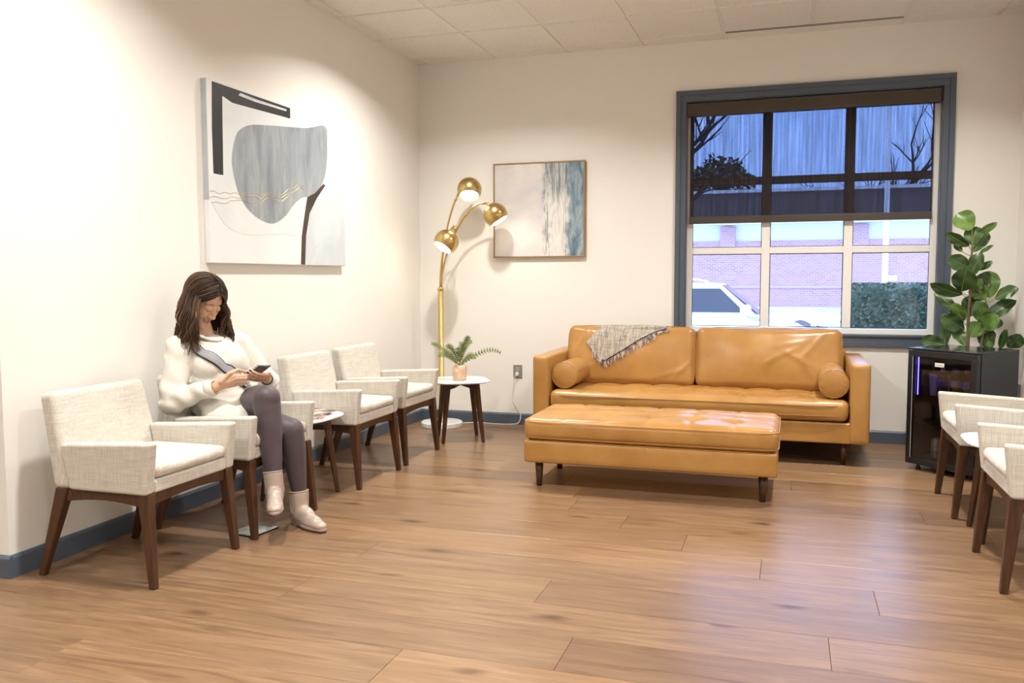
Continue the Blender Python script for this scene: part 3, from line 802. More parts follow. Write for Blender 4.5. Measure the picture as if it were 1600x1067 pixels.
# lower edge as polyline in (x, z); upper edge follows the cushion top
low = [(1.572, .735), (1.640, .655), (1.716, .602), (1.86, .690), (1.995, .778), (2.09, .826), (2.175, .850)]
hi_x = (1.668, 2.168)
def lerp_poly(P, u):
    n = len(P)-1; k = min(int(u*n), n-1); f = u*n-k
    return (P[k][0]+(P[k+1][0]-P[k][0])*f, P[k][1]+(P[k+1][1]-P[k][1])*f)
def drape(u, v_, off):
    """u along the width; v 0 (behind) .. .3 (crest) .. 1 (lower edge)"""
    xt = hi_x[0]+(hi_x[1]-hi_x[0])*u; lo = lerp_poly(low, u)
    if v_ < .3:
        yy = -.225 - (.3-0)*0; y = -.205 - .12*(v_/.3); z = top_z(xt, y)
        if v_ < .08: return Vector((xt, -.19, z-.05+v_*.6+off))
        return Vector((xt, y, z+off))
    f = (v_-.3)/.7
    zc = top_z(xt, -.33)
    x = xt+(lo[0]-xt)*f; z = (zc+off*.6)*(1-f)+lo[1]*f
    zz = min(z, top_z(x, -.37)-.004)
    y = front_y(x, zz)
    if y is None: y = -.36
    yc = -.335
    y = min(y, yc-.0) if f > .06 else yc - (yc-y)*f/.06
    return Vector((x, y-off, z))
tw = thing('throw_blanket', 'woven grey and beige throw with tassels draped over the sofa back', 'blanket', (1.87, -.36, .60))
def cloth(off, ulo, uhi, nu, nv):
    V, F = [], []
    for i in range(nu+1):
        for j in range(nv+1):
            u = ulo+(uhi-ulo)*i/nu; v_ = j/nv
            p = drape(u, v_, off); p = p + Vector((0, -.005*abs(noise.noise(Vector((u*9, v_*5, 1)))), 0)); V.append(p)
    for i in range(nu):
        for j in range(nv): a = i*(nv+1)+j; F.append((a, a+1, a+nv+2, a+nv+1))
    return V, F
m = MT['throw'] = mat('woven_throw', (.5, .45, .4), .9, spec=.1); t = NT(m)
a1 = t.noise(t.coord((170, 10, 12), rot=(0, .72, 0)), 1, 3, .7); a2 = t.noise(t.coord((12, 10, 150), rot=(0, .72, 0)), 1, 3, .7)
c1 = t.ramp(a1, [(.33, (.17, .145, .125)), (.45, (.40, .35, .29)), (.62, (.56, .50, .42))]); c2 = t.ramp(a2, [(.34, (.42, .40, .38)), (.47, (.9, .9, .9)), (.7, (1, 1, 1))])
t.color(t.mix(.8, c1, c2, 'MULTIPLY')); t.bump(t.math('ADD', a1, a2), .5, .003)
ol = obj('woven_cloth', cloth(.010, 0, 1, 60, 40), MT['throw'], tw, smooth=True, world=True)
sm = ol.modifiers.new('thick', 'SOLIDIFY'); sm.thickness = .006; sm.offset = 0
hemp = []
for k in range(41):
    u = .30+.70*k/40; x, z = lerp_poly(low, u); y = front_y(x, min(z, top_z(x, -.38)-.01)) or -.38; hemp.append((x, y-.017, z))
obj('hem_edge', tube(hemp, .0035, 5), mat('dark_hem', (.03, .026, .025), .9), tw, world=True)
fr_ = []
fr_r = random.Random(8)
def lowpt(u): return lerp_poly(low, u)
for i in range(120):
    u = .12+.88*i/119
    x, z = lowpt(u); L_ = .060*fr_r.uniform(.7, 1.15)*(1.0 if u < .85 else .55)
    pts = []
    dx_ = fr_r.uniform(-.012, .016)+.012
    for k in range(4):
        f = k/3; zz = z+.012-L_*f; xx = x+dx_*f; y = front_y(xx, min(zz, top_z(xx, -.38)-.01)) or -.38
        pts.append((xx, y-.013-.003*fr_r.random(), zz))
    fr_.append(tube(pts, [.0025, .002, .0026, .0016], 4))
m = MT['fringe'] = mat('fringe_yarn', (.46, .41, .36), .9); t = NT(m)
t.color(t.ramp(t.noise(t.coord((60, 60, 20)), 1, 2), [(.35, (.16, .14, .13)), (.5, (.45, .40, .35)), (.62, (.68, .62, .55))]))
tag(obj('fringe', J(*fr_), MT['fringe'], tw, world=True), kind='stuff')

# ================================================================== OTTOMAN
OT = (1.572, 2.998, -2.075, -1.450)
ot = thing('leather_ottoman', 'long tan leather tufted bench ottoman in front of the sofa', 'ottoman', ((OT[0]+OT[1])/2, (OT[2]+OT[3])/2, 0))
ohx, ohy = (OT[1]-OT[0])/2, (OT[3]-OT[2])/2
ob = obj('base_frame', mv(rbox(ohx, ohy, .066, .014, 24, 12, 6, (.002, .002, 0)), 0, 0, .150+.066), MT['leather'], ot, smooth=True)
obj('seam', box(-.0015, .0015, -ohy-.0025, -ohy+.01, .155, .275), MT['piping'], ob)
oc = obj('tufted_cushion', mv(rbox(ohx+.004, ohy+.004, .066, .045, 120, 56, 10, (.005, .010, .020), tuft(ohx, ohy, 5, 2, .024, .05, .008)), 0, 0, .284+.064), MT['leather'], ot, smooth=True)
for z in (.302, .392): obj('piping', ringpipe(0, 0, z, ohx+.007, ohy+.012), MT['piping'], oc)
for sx in (-1, 1):
    for sy in (-1, 1):
        obj('leg', mv(lathe([(.0165, 0), (.0255, .153)], 18), sx*(ohx-.075), sy*(ohy-.075), 0), MT['walnut'], ot, smooth=True)

# ================================================================== FLOOR LAMP
LX, LY = .300, -.265
la = thing('floor_lamp', 'brass arc floor lamp with three globe shades on a marble base', 'lamp', (LX, LY, 0))
def lpart(name, vf, m, parent=la, **kw): return obj(name, vf, m, parent, world=True, **kw)
lpart('base', mv(lathe([(.168, 0), (.172, .004), (.172, .034), (.166, .040), (0, .040)], 48), LX, LY, 0), MT['marble'], smooth=False)
lpart('pole', mv(lathe([(.030, .040), (.030, .048), (.0225, .052), (.0225, 1.135), (.020, 1.14)], 24), LX, LY, 0), MT['brass'], smooth=True)
lpart('collar', mv(lathe([(.0225, 1.125), (.027, 1.128), (.027, 1.152), (.012, 1.158)], 24), LX, LY, 0), MT['brass'], smooth=True)
IR = Vector((.952, .307, 0)); TOW = Vector((.307, -.952, 0)); UPV = Vector((0, 0, 1))
def bez(P, n=18):
    out = []
    for i in range(n+1):
        t_ = i/n; a = [Vector(p) for p in P]
        while len(a) > 1: a = [a[k]*(1-t_)+a[k+1]*t_ for k in range(len(a)-1)]
        out.append(a[0])
    return out
S1, S2, S3 = Vector((.572, -.30, 1.940)), Vector((.782, -.275, 1.735)), Vector((.428, -.445, 1.520))
def shade(c, d, arm_pts, knuckles, r=.0985):
    ar = lpart('arm', tube(arm_pts, .0075, 10), MT['brass'], smooth=True)
    for k in knuckles:
        p = arm_pts[k]; dd = arm_pts[min(k+1, len(arm_pts)-1)]-arm_pts[k-1]
        obj('knuckle', xf(lathe([(.004, -.016), (.0115, -.013), (.0115, .013), (.004, .016)], 12), align(dd, p)), MT['brass'], ar, smooth=True, world=True)
    up_ = -Vector(d).normalized(); prof = []; cut = math.radians(128)
    for i in range(25):
        a = cut*i/24; prof.append((max(r*math.sin(a), .0005), r*math.cos(a)))
    for i in range(24, -1, -1):
        a = cut*i/24; q = r-.003; prof.append((max(q*math.sin(a), .0005), q*math.cos(a)))
    s_ = lpart('shade', xf(lathe(prof, 40, False), align(up_, c)), MT['brass'], smooth=True)
    zc = r*math.cos(cut); rc = r*math.sin(cut)-.004
    dprof = [(.0005, zc-.010), (rc*.5, zc-.008), (rc*.85, zc-.003), (rc, zc+.004)]
    obj('glowing_diffuser', xf(lathe(dprof, 36, False), align(up_, c)), MT['glow'], s_, smooth=True, world=True)
    obj('cap', xf(lathe([(.012, r-.004), (.012, r+.010), (.006, r+.016), (.0005, r+.017)], 14, False), align(up_, c)), MT['brass'], s_, smooth=True, world=True)
top = Vector((LX, LY, 1.13))
d1 = -UPV*.86 + TOW*.48; d2 = IR*.54 - UPV*.83 + TOW*.08; d3 = -IR*.50 - UPV*.80 + TOW*.34
a1 = bez([top, top+Vector((0, .01, .25)), S1 - IR*.20 + UPV*-.20 - TOW*.06, S1 - IR*.10 - TOW*.03 + UPV*-.02, S1 - d1.normalized()*.095 - IR*.03])
shade(S1, d1, a1, [13])
e2 = S2 - d2.normalized()*.108
a2 = bez([top+IR*.006, top+UPV*.30, top+UPV*.50+IR*.14, e2 - IR*.16 + UPV*.04, e2])
shade(S2, d2, a2, [12, 17])
e3 = S3 - d3.normalized()*.108
a3 = bez([top-IR*.006, top+UPV*.30, top+UPV*.52+IR*.03, e3 + UPV*.10 - TOW*.05 + IR*.06, e3])
shade(S3, d3, a3, [14, 17])

# ================================================================== POTTED FERN
m = MT['pot'] = mat('blush_ceramic', (.64, .42, .27), .45); t = NT(m)
n_ = t.noise(t.coord(), 22, 4, .6, .8); t.color(t.ramp(n_, [(.35, (.58, .38, .24)), (.6, (.70, .49, .34)), (.75, (.80, .66, .54))]))
MT['soil'] = mat('potting_soil', (.02, .014, .01), .9)
m = MT['fern'] = mat('fern_green', (.15, .22, .05), .5); t = NT(m)
t.color(t.ramp(t.noise(t.coord(), 14, 2), [(.3, (.085, .120, .035)), (.55, (.18, .215, .075)), (.75, (.32, .34, .14))]))
pf = thing('potted_fern', 'small green fern in a blush ceramic pot on the marble side table', 'plant', (.690, -.845, .463))
obj('pot', lathe([(.040, 0), (.047, .004), (.053, .03), (.0555, .06), (.053, .095), (.044, .117), (.040, .118), (.038, .108)], 32, False), MT['pot'], pf, smooth=True)
obj('pot_floor', lathe([(.0005, .002), (.042, .002)], 24, False), MT['pot'], pf)
obj('soil', lathe([(.0005, .110), (.039, .108)], 20, False), MT['soil'], pf)
fr2 = random.Random(12)
def frond(dx, dt, h, droop, w=.025):
    d = IR*dx + TOW*dt
    base = Vector((0, 0, .105)); tip = base + d + UPV*h
    P = bez([base, base+d*.25+UPV*(h*.55), base+d*.7+UPV*(h*1.0+droop), tip], 16)
    V, F = tube(P, [.0018*(1-.8*i/16) for i in range(17)], 4)
    parts = [(V, F)]
    for i in range(3, 17):
        tg = (P[i]-P[i-1]).normalized(); sd = tg.cross(fr2.choice([TOW, TOW])+UPV*.3).normalized()
        L_ = w*math.sin(PI*(i-1.5)/16.5)**.7+.003
        for s in (-1, 1):
            a = P[i]; b = a + sd*s*L_ + tg*L_*.45; n_ = tg*.0075
            parts.append(([a-n_, b, a+n_*1.2], [(0, 1, 2)]))
    return J(*parts)
for a in ((.075, .03, .215, .02), (.30, .0, .105, .06), (-.20, .03, .175, -.02), (-.155, -.02, .075, .05), (.12, .06, .07, .055), (.02, -.05, .17, .03), (-.09, .05, .155, .02), (.05, .07, .16, .02), (.085, -.05, .185, .01), (-.02, .08, .13, .04), (-.13, .05, .10, .03)):
    obj('frond', frond(*a), MT['fern'], pf)

# ================================================================== OUTLETS AND CORD
def outlet(name, label, loc, rz):
    t = thing(name, label, 'outlet', loc, rz)
    obj('cover_plate', box(-.039, .039, -.006, 0, -.056, .056), MT['plate_grey'], t, bevel=.003)
    for z in (-.021, .021):
        r_ = obj('receptacle', xf(prism(squircle(.0165, 3, 24), 0, .003), Matrix.Translation((0, -.006, z)) @ Matrix.Rotation(PI/2, 4, 'X')), mat('receptacle', (.40, .38, .35), .4), t)
        obj('slot', J(box(-.007, -.005, -.0095, -.0088, z-.004, z+.005), box(.005, .007, -.0095, -.0088, z-.004, z+.005)), MT['black'], r_)
    return t
outlet('wall_outlet', 'grey wall outlet with a white plug beside the sofa', (.882, 0, .447), 0)
cd = thing('power_cord', 'white power cord hanging from the outlet and lying along the baseboard', 'cord', (.87, -.03, 0))
cp = [(.880, -.012, .425), (.872, -.035, .418), (.858, -.03, .39), (.850, -.022, .33), (.838, -.02, .222), (.88, -.024, .159), (.915, -.028, .08), (.900, -.045, .02), (.84, -.05, .006), (.72, -.075, .006), (.62, -.06, .006), (.53, -.05, .006), (.46, -.09, .006), (.42, -.145, .006)]
sp_ = []
for i in range(len(cp)-1):
    p0, p1, p2, p3 = [Vector(cp[max(0, min(len(cp)-1, i+k))]) for k in (-1, 0, 1, 2)]
    for s in range(5):
        u = s/5; sp_.append(.5*((2*p1)+(p2-p0)*u+(2*p0-5*p1+4*p2-p3)*u*u+(3*p1-p0-3*p2+p3)*u**3))
sp_.append(Vector(cp[-1]))
obj('cable', tube(sp_, .0034, 6), MT['white_plastic'], cd, smooth=True, world=True)
obj('plug', mv(rbox(.013, .011, .016, .006, 6, 6, 6), .881, -.019, .426), MT['white_plastic'], cd, smooth=True, world=True)
outlet('wall_outlet', 'grey wall outlet with a black plug behind the fridge', (XR, -.214, .440), -PI/2)
bp = thing('plug', 'black power plug pushed into the outlet behind the fridge', 'plug', (XR-.012, -.214, .448))
obj('plug_body', mv(rbox(.020, .016, .016, .007, 6, 6, 6), -.018, 0, .013), MT['black'], bp, smooth=True)
obj('cable', tube(bez([(-.03, 0, .01), (-.08, 0, .0), (-.07, -.02, -.2), (-.05, -.05, -.443)], 14), .004, 6), MT['black'], bp, smooth=True)

# ================================================================== PAINTINGS
def pigment(name, a, b, sc_=(3, 3, 3), rough=.5):
    m = mat(name, a, rough); t = NT(m); n_ = t.noise(t.coord(sc_), 1.6, 5, .65, .4); t.color(t.ramp(n_, [(.3, a), (.7, b)])); return m
PB = (-2.872, -1.376, 1.318, 2.308); PT = .036
pt = thing('abstract_painting', 'large unframed abstract canvas with grey bowl shape and black angle', 'painting', (0, (PB[0]+PB[1])/2, PB[2]))
def pp(name, vf, m, parent=pt, **kw): return obj(name, vf, m, parent, world=True, **kw)
canvas = pp('canvas', box(.002, PT, PB[0], PB[1], PB[2], PB[3]), pigment('canvas_white', (.74, .76, .77), (.82, .83, .83), (1, 2, 2)), bevel=.002)
SH = dict(
 Lv=[(-2.822, 2.300), (-2.734, 2.300), (-2.741, 2.063), (-2.746, 1.805), (-2.829, 1.806), (-2.832, 2.048)],
 Lh=[(-2.822, 2.300), (-2.056, 2.296), (-2.058, 2.233), (-2.645, 2.219), (-2.688, 2.23), (-2.747, 2.244)],
 Lw=[(-2.571, 2.287), (-2.423, 2.281), (-2.099, 2.281), (-2.1, 2.269), (-2.424, 2.264), (-2.59, 2.27)],
 bowl=[(-2.663, 1.873), (-2.65, 1.971), (-2.602, 2.064), (-2.505, 2.115), (-2.391, 2.138), (-2.189, 2.164), (-1.856, 2.206), (-1.629, 2.256), (-1.605, 2.144), (-1.615, 2.015), (-1.649, 1.908), (-1.727, 1.824), (-1.849, 1.768), (-1.943, 1.748), (-2.035, 1.698), (-2.126, 1.625), (-2.233, 1.573), (-2.316, 1.564), (-2.414, 1.583), (-2.507, 1.622), (-2.579, 1.677), (-2.63, 1.759)],
 inner=[(-2.728, 2.222), (-2.645, 2.211), (-2.058, 2.227), (-2.046, 2.268), (-1.934, 2.27), (-1.937, 2.198), (-2.391, 2.131), (-2.505, 2.112), (-2.59, 2.061), (-2.645, 1.972), (-2.656, 1.874), (-2.626, 1.759), (-2.613, 1.717), (-2.864, 1.694), (-2.86, 1.793), (-2.746, 1.802)],
 swoosh=[(-2.864, 1.699), (-2.613, 1.723), (-2.575, 1.677), (-2.498, 1.622), (-2.414, 1.587), (-2.315, 1.567), (-2.233, 1.577), (-2.13, 1.628), (-2.035, 1.701), (-1.943, 1.752), (-1.861, 1.767), (-1.882, 1.66), (-1.934, 1.509), (-2.215, 1.508), (-2.456, 1.483), (-2.605, 1.489), (-2.727, 1.526), (-2.809, 1.595)],
 dome=[(-1.913, 1.321), (-1.89, 1.511), (-1.841, 1.663), (-1.753, 1.771), (-1.625, 1.859), (-1.507, 1.897), (-1.380, 1.914), (-1.380, 1.321)],
 stem=[(-1.964, 1.321), (-1.948, 1.508), (-1.913, 1.633), (-1.873, 1.76), (-1.777, 1.794), (-1.663, 1.868), (-1.641, 1.857), (-1.753, 1.764), (-1.849, 1.656), (-1.897, 1.51), (-1.916, 1.321)],
 strip=[(-1.611, 2.265), (-1.48, 2.287), (-1.491, 1.978), (-1.601, 1.965)],
 g1=[(-2.867, 1.706), (-2.771, 1.703), (-2.684, 1.713), (-2.596, 1.713), (-2.503, 1.733), (-2.408, 1.725), (-2.308, 1.745), (-2.206, 1.737), (-2.098, 1.782), (-1.986, 1.823), (-1.87, 1.837)],
 g2=[(-2.868, 1.673), (-2.721, 1.681), (-2.596, 1.695), (-2.504, 1.711), (-2.409, 1.704), (-2.309, 1.734), (-2.207, 1.722), (-2.099, 1.758), (-1.963, 1.811), (-1.871, 1.81)],
 g3=[(-2.856, 1.643), (-2.722, 1.654), (-2.615, 1.682), (-2.505, 1.672), (-2.41, 1.679), (-2.309, 1.716), (-2.208, 1.696), (-2.099, 1.74), (-1.965, 1.776)])
def smooth_poly(P, n=4):
    out = []; N = len(P)
    for i in range(N):
        p0, p1, p2, p3 = [Vector((*P[(i+k) % N], 0)) for k in (-1, 0, 1, 2)]
        for s in range(n):
            u = s/n; q = .5*((2*p1)+(p2-p0)*u+(2*p0-5*p1+4*p2-p3)*u*u+(3*p1-p0-3*p2+p3)*u**3); out.append((q.x, q.y))
    return out
def paint(name, poly, m, lay, sm_=False, jit=.0):
    if sm_: poly = smooth_poly(poly)
    pp(name, prism(poly, PT, PT+.0006*lay, 'x'), m)
paint('pale_area', SH['inner'], pigment('pale_blue_paint', (.66, .72, .73), (.74, .78, .78)), 1)
paint('pale_swoosh', SH['swoosh'], pigment('pale_grey_paint', (.68, .72, .73), (.78, .80, .80)), 1.6, True)
paint('pale_strip', SH['strip'], pigment('pale_strip_paint', (.62, .65, .66), (.74, .76, .77)), 1)
paint('grey_bowl', smooth_poly(SH['bowl'][:7]+SH['bowl'][8:] if False else SH['bowl'], 3), pigment('grey_bowl_paint', (.20, .235, .26), (.40, .44, .46), (2, 7, 1.6)), 2)
paint('grey_dome', SH['dome'], pigment('dome_paint', (.48, .54, .58), (.68, .72, .74), (2, 2, 1.2)), 2)
paint('dark_stem', SH['stem'], pigment('stem_paint', (.020, .016, .016), (.10, .06, .045), (2, 2, 2)), 3)
paint('black_angle', SH['Lv'], pigment('black_paint', (.008, .008, .009), (.030, .028, .027)), 3)
paint('black_angle', SH['Lh'], pigment('black_paint_b', (.008, .008, .009), (.030, .028, .027)), 4)
paint('white_stroke', SH['Lw'], pigment('white_stroke_paint', (.50, .54, .62), (.80, .82, .85), (2, 9, 20)), 5)
gm = mat('gold_line', (.50, .36, .16), .4, metal=.5)
for k in ('g1', 'g2', 'g3'):
    P = SH[k]; pts = []
    for i in range(len(P)-1):
        for s in range(3):
            u = s/3; pts.append((PT+.0012, P[i][0]+(P[i+1][0]-P[i][0])*u, P[i][1]+(P[i+1][1]-P[i][1])*u+.006*math.sin((i*3+s)*1.9)))
    pp('gold_line', tube(pts, .0016, 4), gm)
# side of the canvas is tinted on its upper part
pp('tinted_edge', box(.002, PT, PB[0]-.0012, PB[0], 1.66, PB[3]), pigment('edge_tint', (.36, .42, .43), (.48, .53, .53)))

QX0, QX1, QZ0, QZ1 = .683, 1.460, 1.398, 2.172
ps = thing('framed_painting', 'square abstract painting of blue and white streaks in a thin brass frame', 'painting', ((QX0+QX1)/2, 0, QZ0))
fw_ = .011
for b_ in rectring(QX0, QX1, QZ0, QZ1, fw_, -.036, -.002): obj('frame_bar', b_, mat('gilt_frame', (.34, .22, .10), .4, metal=.35), ps, world=True, bevel=.001)
m = mat('streaked_painting', (.7, .7, .7), .6); t = NT(m)
tcn = t.new('ShaderNodeTexCoord'); sx = t.new('ShaderNodeSeparateXYZ'); t.link(tcn.outputs['Generated'], sx.inputs[0]); U, Vv = sx.outputs['X'], sx.outputs['Z']
pale = t.ramp(t.noise(t.coord((1, 1, 1), 'Generated'), 2.6, 4, .6, .5), [(.3, (.56, .56, .60)), (.5, (.66, .64, .63)), (.7, (.76, .73, .69))])
st1 = t.noise(t.coord((24, 1, 2.4), 'Generated'), 1.0, 5, .62, .35)
blue = t.ramp(st1, [(.28, (.05, .10, .18)), (.38, (.15, .22, .30)), (.43, (.34, .35, .34)), (.48, (.60, .60, .58)), (.53, (.78, .77, .74)), (.57, (.38, .40, .40)), (.62, (.20, .22, .23)), (.72, (.10, .17, .26))])
st2 = t.noise(t.coord((9, 1, 2.6), 'Generated'), 1.3, 5, .65, .5)
deep = t.ramp(st2, [(.33, (.07, .13, .19)), (.46, (.16, .25, .32)), (.56, (.28, .36, .41)), (.7, (.46, .52, .53))])
wob = t.math('MULTIPLY', t.math('SUBTRACT', t.noise(t.coord((3, 1, 7), 'Generated'), 1.5, 4, .6), .5), .16)
uu = t.math('ADD', U, wob)
m1 = t.ramp(uu, [(.53, (0, 0, 0)), (.60, (1, 1, 1))]); m2 = t.ramp(uu, [(.80, (0, 0, 0)), (.86, (1, 1, 1))])
low_w = t.math('MULTIPLY', t.ramp(Vv, [(.45, (1, 1, 1)), (.72, (0, 0, 0))]), t.ramp(uu, [(.60, (0, 0, 0)), (.66, (1, 1, 1)), (.78, (1, 1, 1)), (.83, (0, 0, 0))]))
top_d = t.math('MULTIPLY', t.ramp(Vv, [(.60, (0, 0, 0)), (.8, (1, 1, 1))]), .45)
b2 = t.mix(top_d, blue, (.20, .24, .26)); b3 = t.mix(t.math('MULTIPLY', low_w, .72), b2, (.78, .77, .73))
t.color(t.mix(m2, t.mix(m1, pale, b3), deep))
obj('canvas', box(QX0+fw_, QX1-fw_, -.030, -.010, QZ0+fw_, QZ1-fw_), m, ps, world=True)

# floor box cover
fb = thing('floor_box_cover', 'pale steel plate lying on the floor under the woman\'s chair', 'plate', (.575, -3.312, 0), math.radians(-8))
obj('lid', box(-.072, .072, -.086, .086, .004, .010), MT['steel'], fb, bevel=.002)
obj('rim', J(*[box(-.076, .076, -.090, -.086, 0, .008), box(-.076, .076, .086, .090, 0, .008), box(-.076, -.072, -.086, .086, 0, .008), box(.072, .076, -.086, .086, 0, .008)]), MT['black'], fb)
obj('hinge', box(-.05, .05, .070, .074, .010, .0115), MT['black'], fb)

# ================================================================== FRIDGE (local: x across the front, y into the cabinet)
FW, FD, FH = .460, .430, .782
fr = thing('beverage_fridge', 'black glass-door beverage fridge standing diagonally in the corner', 'fridge', (3.770, -.859, 0), -.740)
w = .022
obj('cabinet', J(box(0, w, .045, FD, .035, FH-.012), box(FW-w, FW, .045, FD, .035, FH-.012), box(w, FW-w, FD-w, FD, .035, FH-.012), box(w, FW-w, .045, FD-w, .035, .075), box(w, FW-w, .045, FD-w, FH-.06, FH-.012)), MT['blackgrain'], fr)
obj('top_panel', box(-.002, FW+.002, .0, FD+.002, FH-.012, FH), MT['blackgloss'], fr, bevel=.003)
dr = obj('door_frame', J(*rectring(.002, FW-.002, .040, FH-.016, .036, 0, .040)), MT['black'], fr, bevel=.002)
obj('door_glass', box(.036, FW-.036, .008, .013, .074, FH-.05), MT['tinted'], dr)
obj('edge_strip', box(.0355, .0375, -.001, .0075, .08, FH-.055), MT['white_metal'], dr)
MT['badge'] = mat('white_badge', (.85, .84, .80), .35)
bd = obj('badge', box(.186, .246, .004, .008, .674, .698), MT['badge'], dr)
for k, (a, b_) in enumerate(((.194, .199), (.201, .206), (.208, .212), (.214, .220), (.222, .226), (.228, .238))):
    obj('badge_lettering', box(a, b_, .0034, .004, .682, .689-.002*(k % 2)), mat('badge_ink', (.28, .27, .25), .5), bd)
obj('led_strip', J(box(.042, .046, .046, .050, .48, .73)), mat('blue_led', (.1, .1, .9), .4, emit=(.12, .09, 1.0), estr=14.0), fr)
obj('led_strip', box(.30, .304, FD-.03, FD-.026, .70, .735), mat('blue_led_b', (.1, .1, .9), .4, emit=(.12, .09, 1.0), estr=10.0), fr)
lin = mat('fridge_liner', (.10, .085, .075), .5)
obj('liner_back', box(w, FW-w, FD-w-.006, FD-w, .075, FH-.06), lin, fr)
for z in (.468, .29):
    wires = [box(w, FW-w, yy, yy+.004, z, z+.004) for yy in (.07, .13, .19, .25, .31, .37)] + [box(xx, xx+.004, .06, FD-.04, z-.004, z) for xx in (.06, .16, .26, .36)]
    obj('wire_shelf', J(*wires), MT['black'], fr)
for x in (.055, FW-.055):
    for y in (.06, FD-.05): obj('foot', mv(lathe([(.016, 0), (.016, .012), (.010, .014), (.010, .038)], 14), x, y, 0), MT['black'], fr)
obj('kick_rod', tube([(.30, .03, .036), (.42, .03, .036)], .004, 6), MT['white_metal'], fr)
Mf = Matrix.Translation((3.770, -.859, 0)) @ Matrix.Rotation(-.740, 4, 'Z')
def bottle(x, y, z, lab, blue):
    p = Mf @ Vector((x, y, z)); t = thing('water_bottle', lab, 'bottle', p, group='bottles on the fridge shelf')
    obj('bottle_body', lathe([(.029, 0), (.032, .006), (.032, .055), (.029, .060), (.032, .066), (.032, .115), (.026, .140), (.014, .158), (.0135, .168)], 20, False), MT['clearplastic'], t, smooth=True)
    obj('cap', lathe([(.0155, .164), (.0155, .182), (.013, .184), (.0005, .184)], 16, False), MT['capviolet'], t, smooth=True)
    obj('label_band', lathe([(.0325, .072), (.0328, .075), (.0328, .110), (.0325, .113)], 20, False), MT['bluelabel' if blue else 'violetlabel'], t, smooth=True)
MT['capviolet'] = mat('violet_cap', (.38, .26, .72), .4); MT['bluelabel'] = mat('blue_label', (.10, .10, .75), .4); MT['violetlabel'] = mat('violet_label', (.50, .42, .78), .4)
ZS = .4725
bottle(.175, .105, ZS, 'water bottle with blue label behind the fridge glass, first from the cups', True)
bottle(.205, .185, ZS, 'water bottle with violet cap standing between the blue-labelled bottles', False)
bottle(.255, .120, ZS, 'water bottle with pale label beside the two front blue bottles', False)
bottle(.335, .110, ZS, 'water bottle with blue label next to the fridge door hinge', True)
bottle(.330, .200, ZS, 'water bottle standing at the back by the door hinge', False)
def cup(x, y, lab, h):
    p = Mf @ Vector((x, y, ZS)); t = thing('cup_stack', lab, 'cup', p)
    obj('outer_cup', lathe([(.026, 0), (.036, h), (.038, h+.002), (.036, h+.004), (.033, h), (.024, .006), (.0005, .006)], 20, False), mat('translucent_cup', (.40, .40, .43), .5), t, smooth=True)
    obj('lip', lathe([(.0365, h-.006), (.0378, h-.003), (.0365, h)], 20, False), MT['white_metal'], t)
cup(.085, .16, 'tall grey cup standing by the blue light inside the fridge', .135); cup(.130, .27, 'short grey cup at the back of the fridge shelf', .115)
p = Mf @ Vector((.118, .150, .076)); cn = thing('drink_can', 'silver and blue drink can on the bottom of the fridge', 'can', p)
m = mat('can_print', (.6, .6, .6), .3, metal=.35); t = NT(m); tcn = t.new('ShaderNodeTexCoord'); sx = t.new('ShaderNodeSeparateXYZ'); t.link(tcn.outputs['Generated'], sx.inputs[0])
t.color(t.ramp(t.math('ADD', sx.outputs['Z'], t.math('MULTIPLY', t.noise(t.coord(), 20, 2), .06)), [(.08, (.78, .82, .86)), (.10, (.28, .48, .72)), (.42, (.36, .56, .78)), (.45, (.74, .75, .74)), (.6, (.52, .54, .55)), (.7, (.76, .76, .74))]))
obj('can_body', lathe([(.026, 0), (.031, .006), (.033, .012), (.033, .105), (.029, .117), (.0275, .121)], 28), m, cn, smooth=True)
obj('can_lid', lathe([(.0275, .121), (.0285, .123), (.0265, .1235), (.025, .119), (.0005, .119)], 28, False), mat('can_metal', (.7, .7, .7), .25, metal=1), cn, smooth=True)

# ================================================================== FIDDLE-LEAF FIG behind the fridge
m = MT['fig'] = mat('fig_leaf', (.07, .14, .03), .36); t = NT(m)
n_ = t.noise(t.coord((1, 1, 1), rnd=3), 9, 3); c_ = t.ramp(n_, [(.3, (.030, .075, .016)), (.6, (.070, .140, .030)), (.8, (.11, .19, .045))])
oi = t.new('ShaderNodeObjectInfo'); t.color(t.mix(1.0, c_, t.ramp(oi.outputs['Random'], [(0, (.55, .6, .6)), (.6, (1, 1, 1)), (.85, (1.6, 1.5, 1.3)), (1, (2.2, 1.9, 1.5))]), 'MULTIPLY'))
MT['stem'] = mat('fig_stem', (.16, .10, .06), .7); MT['vein'] = mat('leaf_vein', (.22, .30, .09), .5)
PX, PY = 4.19, -.40
fg = thing('fiddle_leaf_fig', 'tall fiddle-leaf fig with broad green leaves behind the fridge', 'plant', (PX, PY, 0))
obj('pot', lathe([(.10, 0), (.115, .01), (.14, .26), (.145, .265), (.135, .27), (.128, .25)], 32, False), MT['pot'], fg, smooth=True)
obj('soil', lathe([(.0005, .245), (.128, .243)], 24, False), MT['soil'], fg)
def wp(p): return Vector(p) - Vector((PX, PY, 0))
stA = [(4.19, -.40, .24), (4.188, -.42, .55), (4.184, -.45, .79), (4.181, -.45, .96), (4.188, -.45, 1.135), (4.185, -.45, 1.25), (4.188, -.45, 1.39), (4.184, -.45, 1.55)]
stB = [(4.20, -.40, .24), (4.24, -.44, .55), (4.264, -.45, .79), (4.278, -.45, .89), (4.280, -.45, 1.10)]
obj('stem', tube([wp(p) for p in stA], [.013, .012, .011, .010, .008, .007, .006, .004], 8), MT['stem'], fg, smooth=True)
obj('stem', tube([wp(p) for p in stB], [.009, .008, .007, .006, .004], 8), MT['stem'], fg, smooth=True)
